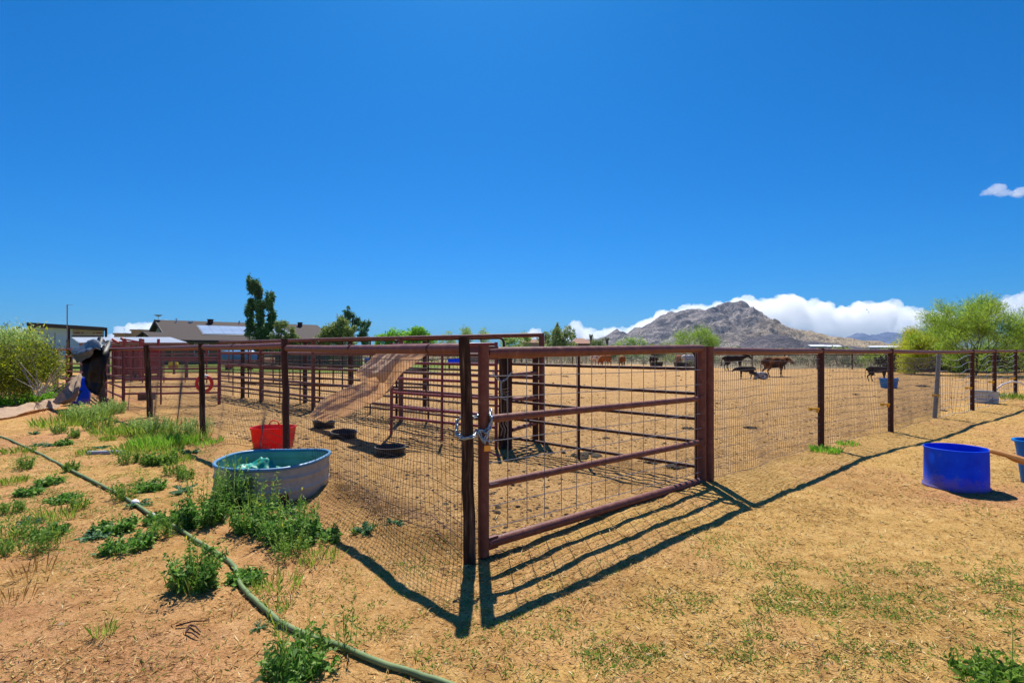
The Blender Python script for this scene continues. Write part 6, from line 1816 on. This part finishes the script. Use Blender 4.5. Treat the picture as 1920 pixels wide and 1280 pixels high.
for (px, py, w, lab) in ((1408, 802, 26, 'dark heap of dung inside the right fence'), (1290, 803, 22, 'flat dark dung heap seen through the right end of the gate'), (1137, 823, 16, 'round dung heap seen through the middle of the gate'), (1100, 858, 52, 'large dark dung heap under the trap panel stay'), (1225, 870, 30, 'dark dung heap left of the gate hinge under the panel'), (1270, 880, 44, 'spread of dark dung beside the gate hinge post'), (924, 925, 14, 'dung clod right behind the gate upright'), (850, 923, 9, 'pair of dark clods left of the wooden corner post'), (573, 823, 12, 'two dark clods beside the red bucket'), (1606, 740, 14, 'dark dung heap in the sand before the blue tub'), (1768, 770, 14, 'dung beside the grey leaning post'), (1730, 725, 22, 'flat dark dung in the pasture right of the blue tub'), (1060, 706, 12, 'dung heap far in the sand behind the gate')):
    c = GR(px, py); rad = w / F * c.y / 2
    k = 22
    ang = np.random.default_rng(int(px)).uniform(0, TAU, k); q = rad * np.sqrt(np.random.default_rng(int(py)).random(k))
    P = np.stack([c.x + q * np.cos(ang), c.y + q * np.sin(ang) * .9, np.full(k, c.z) + .35 * rad * (1 - q / rad) * .6 - .005], 1)
    P[:, 2] += 0
    v_, f_ = clods(P, np.random.default_rng(int(px + py)).uniform(.22, .42, k) * rad, int(px))
    tag(link('dung_heap', v_, f_, M['dung'], loc=c), lab, 'dung')
for (px, py, lab) in ((228, 922, 'small pale stone on the dirt beside the hose'), (114, 1176, 'small grey stone on the red dirt above the bottom left corner'), (1218, 1228, 'small brown stone in the short grass at the bottom')):
    c = GR(px, py)
    v_, f_ = clods(np.array([[c.x, c.y, c.z - .004]]), np.array([.024]), int(px))
    tag(link('stone', v_, f_, M['stone'], loc=c), lab, 'stone')

# ------------------------------------------------------------------ cattle and horse
def skin_body(chains, voxel=.035):
    """one continuous body: tapered limbs (x, y, z, radius) grown together into a single surface"""
    V, Fc = ico_arrays()
    m = MB()
    for n_, ch_ in enumerate(chains):
        P = np.array(ch_, float)
        pts = []
        for i in range(len(P) - 1):
            p0, p1, p2, p3 = P[max(i - 1, 0)], P[i], P[i + 1], P[min(i + 2, len(P) - 1)]
            for f in np.linspace(0, 1, 5, endpoint=False):
                q = .5 * ((2 * p1) + (p2 - p0) * f + (2 * p0 - 5 * p1 + 4 * p2 - p3) * f * f + (3 * p1 - p0 - 3 * p2 + p3) * f ** 3)
                q[3] = p1[3] + (p2[3] - p1[3]) * f
                pts.append(q)
        pts.append(P[-1])
        flat = .80 if n_ == 0 else 1.0            # the barrel is deeper than wide
        for q in pts:
            k = len(m.v)
            m.v.extend([tuple(v * np.array([q[3], q[3] * flat, q[3]]) + q[:3]) for v in V])
            m.f.extend([tuple(t + k) for t in Fc])
    me = bpy.data.meshes.new('body_form'); me.from_pydata(m.v, [], m.f); me.update()
    o = bpy.data.objects.new('body_form', me); COL.objects.link(o)
    md = o.modifiers.new('remesh', 'REMESH'); md.mode = 'VOXEL'; md.voxel_size = voxel
    sm_ = o.modifiers.new('smooth', 'SMOOTH'); sm_.factor = .5; sm_.iterations = 4
    dg = bpy.context.evaluated_depsgraph_get()
    res = bpy.data.meshes.new_from_object(o.evaluated_get(dg))
    bpy.data.objects.remove(o)
    res.polygons.foreach_set('use_smooth', np.ones(len(res.polygons), dtype=bool))
    return res

def quadruped(label, cat, name, pos, heading, hgt, mat, kind='cow', head='up', walk=0.0, horns=False, sx=1.0):
    """hgt = height at the withers; faces local +X"""
    P = (-.60, 0, 1.12); Mid = (-.05, 0, 1.06); C = (.5, 0, 1.10)
    fat = 1.22 if kind == 'cow' else (.92 if kind == 'calf' else .86)
    leg = 1.0
    trunk = [(-.76, 0, 1.12, .20 * fat), (*P, .29 * fat), (-.30, 0, 1.06, .33 * fat), (*Mid, .35 * fat), (.25, 0, 1.07, .33 * fat), (*C, .30 * fat), (.68, 0, 1.10, .22 * fat)]
    if kind == 'horse':
        nk = [(*C, .31 * fat), (.78, 0, 1.32, .19), (1.02, 0, 1.52, .14), (1.14, 0, 1.60, .125), (1.34, 0, 1.44, .09), (1.50, 0, 1.30, .065)]
        if head == 'level': nk = [(*C, .31 * fat), (.82, 0, 1.20, .18), (1.08, 0, 1.28, .13), (1.20, 0, 1.30, .12), (1.40, 0, 1.14, .085), (1.54, 0, 1.02, .065)]
    elif head == 'up':
        nk = [(*C, .31 * fat), (.80, 0, 1.22, .23 * fat), (1.00, 0, 1.28, .185), (1.16, 0, 1.22, .145), (1.36, 0, 1.08, .095), (1.42, 0, 1.04, .085)]
    elif head == 'low':
        nk = [(*C, .31 * fat), (.80, 0, 1.0, .19 * fat), (.98, 0, .80, .15), (1.06, 0, .66, .13), (1.12, 0, .46, .095), (1.14, 0, .40, .08)]
    else:
        nk = [(*C, .31 * fat), (.82, 0, 1.12, .20 * fat), (1.02, 0, 1.10, .16), (1.18, 0, 1.04, .13), (1.36, 0, .90, .095), (1.42, 0, .86, .085)]
    ch_ = [trunk, nk]
    th = .9 if kind == 'calf' else 1.0
    for s, ph in ((1, 1), (-1, -1)):
        f = walk * ph
        ch_.append([(*C, .31 * fat), (.50 + .02 * s, .17 * s, .82, .13 * th), (.52 + f * .5, .18 * s, .46, .068 * th), (.50 + f, .18 * s, .16, .046), (.52 + f, .18 * s, .06, .05), (.54 + f, .18 * s, .04, .055)])
        g = -f
        ch_.append([(*P, .30 * fat), (-.58, .18 * s, .84, .18 * th), (-.50 + g * .4, .19 * s, .66, .12 * th), (-.70 + g * .8, .19 * s, .46, .066 * th), (-.64 + g, .19 * s, .16, .048), (-.62 + g, .19 * s, .06, .05), (-.59 + g, .19 * s, .04, .055)])
    tl = [(-.80, 0, 1.10, .20 * fat), (-.97, 0, 1.12, .045), (-1.03, 0, .85, .035), (-1.03, 0, .60, .05 if kind == 'horse' else .032), (-1.02, 0, .42, .06 if kind == 'horse' else .05)]
    ch_.append(tl)
    hd = nk[3]
    for s in (1, -1):
        if kind == 'horse':
            ch_.append([hd, (hd[0] - .02, .06 * s, hd[2] + .14, .035), (hd[0], .065 * s, hd[2] + .22, .012)])
        else:
            ch_.append([nk[2], (nk[2][0] + .02, .20 * s, nk[2][2] + .06, .045), (nk[2][0] - .02, .32 * s, nk[2][2] + .02, .02)])
    k = hgt / 1.40
    me = skin_body(ch_)
    me.materials.append(M[mat])
    t = thing(name, label, cat, pos)
    o = bpy.data.objects.new('body', me); COL.objects.link(o); o.parent = t; WLOC[o.name] = Vector((0, 0, 0))
    me.polygons.foreach_set('use_smooth', np.ones(len(me.polygons), dtype=bool))
    if horns:
        for s in (1, -1):
            h0 = Vector((nk[2][0] + .06, .10 * s, nk[2][2] + .12))
            hm = MB().tube([h0, h0 + Vector((.02, .14 * s, .05)), h0 + Vector((.08, .24 * s, .16))], [.035, .028, .01], 7).build('horn', M['horn'], None, smooth=True)
            hm.parent = t; hm.location = (0, 0, 0)
    if kind == 'horse':
        m = MB()
        for i in range(6):
            a = Vector(nk[1][:3]).lerp(Vector(nk[3][:3]), i / 5) + Vector((-.10, 0, .13))
            m.box(a, (.10, .05, .16), rot=Matrix.Rotation(-.7, 3, 'Y'))
        mo = m.build('mane', M['hide_black'], None); mo.parent = t; mo.location = (0, 0, 0)
    t.location = pos; t.rotation_euler = (0, 0, heading); t.scale = (k * sx, k, k)
    return t

def at_ground(px, Y): return (PX(px, Y), Y, 0.0)
quadruped('dark brown and black cow walking right across the sand', 'cow', 'cow', at_ground(1452, 29.5), math.radians(-4), 1.05, 'hide_brown', 'cow', 'up', .14, True, .92)
quadruped('small dark calf walking left toward the gate', 'calf', 'calf', at_ground(1399, 27.2), math.radians(172), .66, 'hide_black', 'calf', 'level', .12)
quadruped('dark bay horse standing by the back fence', 'horse', 'horse', at_ground(1376, 38.5), math.radians(-6), 1.12, 'hide_horse', 'horse', 'level', .08, sx=1.02)
quadruped('dark calf with lowered head behind the light blue tub', 'calf', 'calf', at_ground(1646, 25.5), math.radians(-12), .72, 'hide_black', 'calf', 'low', .08)
quadruped('rust red cow among the far cattle left of the panel stay', 'cow', 'cow', at_ground(1135, 47.0), math.radians(-155), .98, 'hide_orange', 'cow', 'low', .1, sx=.9)
quadruped('white and rust cow half hidden left of the rust red cow', 'cow', 'cow', at_ground(1118, 47.8), math.radians(115), 1.02, 'hide_pinto', 'cow', 'level', .05)
quadruped('red-brown cow seen from behind in the middle of the far pasture', 'cow', 'cow', at_ground(1166, 47.0), math.radians(92), .92, 'hide_redbrown', 'cow', 'low', .04)
quadruped('black calf standing at the short feed trough', 'calf', 'calf', at_ground(1225, 48.4), math.radians(-80), .92, 'hide_black', 'calf', 'level', .04)
quadruped('speckled white cow at the long black trough', 'cow', 'cow', at_ground(1294, 47.4), math.radians(-8), 1.02, 'hide_speckle', 'cow', 'level', .08, True)
quadruped('red-brown cow with its head in the long black trough', 'cow', 'cow', at_ground(1273, 48.6), math.radians(-95), .98, 'hide_redbrown', 'cow', 'low', .05)
# calf lying down
c = at_ground(1427, 27.0)
t = thing('calf', 'grey and white calf lying on the sand beside the walking calf', 'calf', c)
me = skin_body([[(-.5, 0, .20, .16), (-.38, 0, .26, .24), (0, 0, .28, .27), (.35, 0, .27, .22)], [(.35, 0, .27, .22), (.55, 0, .40, .14), (.68, 0, .44, .11), (.85, 0, .36, .07), (.92, 0, .33, .055)],
    [(.35, 0, .27, .22), (.42, .2, .12, .08), (.62, .22, .06, .05), (.45, .26, .04, .04)], [(.35, 0, .27, .22), (.42, -.2, .12, .08), (.62, -.22, .06, .05), (.45, -.26, .04, .04)],
    [(-.38, 0, .26, .24), (-.30, .24, .14, .12), (-.05, .30, .08, .06), (-.3, .34, .04, .04)], [(-.38, 0, .26, .24), (-.30, -.24, .14, .12), (-.05, -.30, .08, .06), (-.3, -.34, .04, .04)],
    [(.68, 0, .44, .11), (.66, .14, .48, .03), (.63, .22, .46, .015)], [(.68, 0, .44, .11), (.66, -.14, .48, .03), (.63, -.22, .46, .015)]], .02)
me.materials.append(M['hide_calf'])
o = bpy.data.objects.new('body', me); COL.objects.link(o); o.parent = t
t.rotation_euler = (0, 0, math.radians(165)); t.scale = (.52, .6, .72)

# ------------------------------------------------------------------ air: thin haze over the whole plain
m, nt, out = mat_new('air')
pv_ = nt.nodes.new('ShaderNodeVolumePrincipled'); pv_.inputs['Density'].default_value = HAZE
pv_.inputs['Color'].default_value = (.32, .62, 1.0, 1); pv_.inputs['Anisotropy'].default_value = .2
nt.links.new(pv_.outputs[0], out.inputs['Volume'])
hz = MB().box((0, 3300, 170), (15600, 7800, 346)).build('haze', m, None, loc=(0, 3300, -1.2))
hz['kind'] = 'stuff'
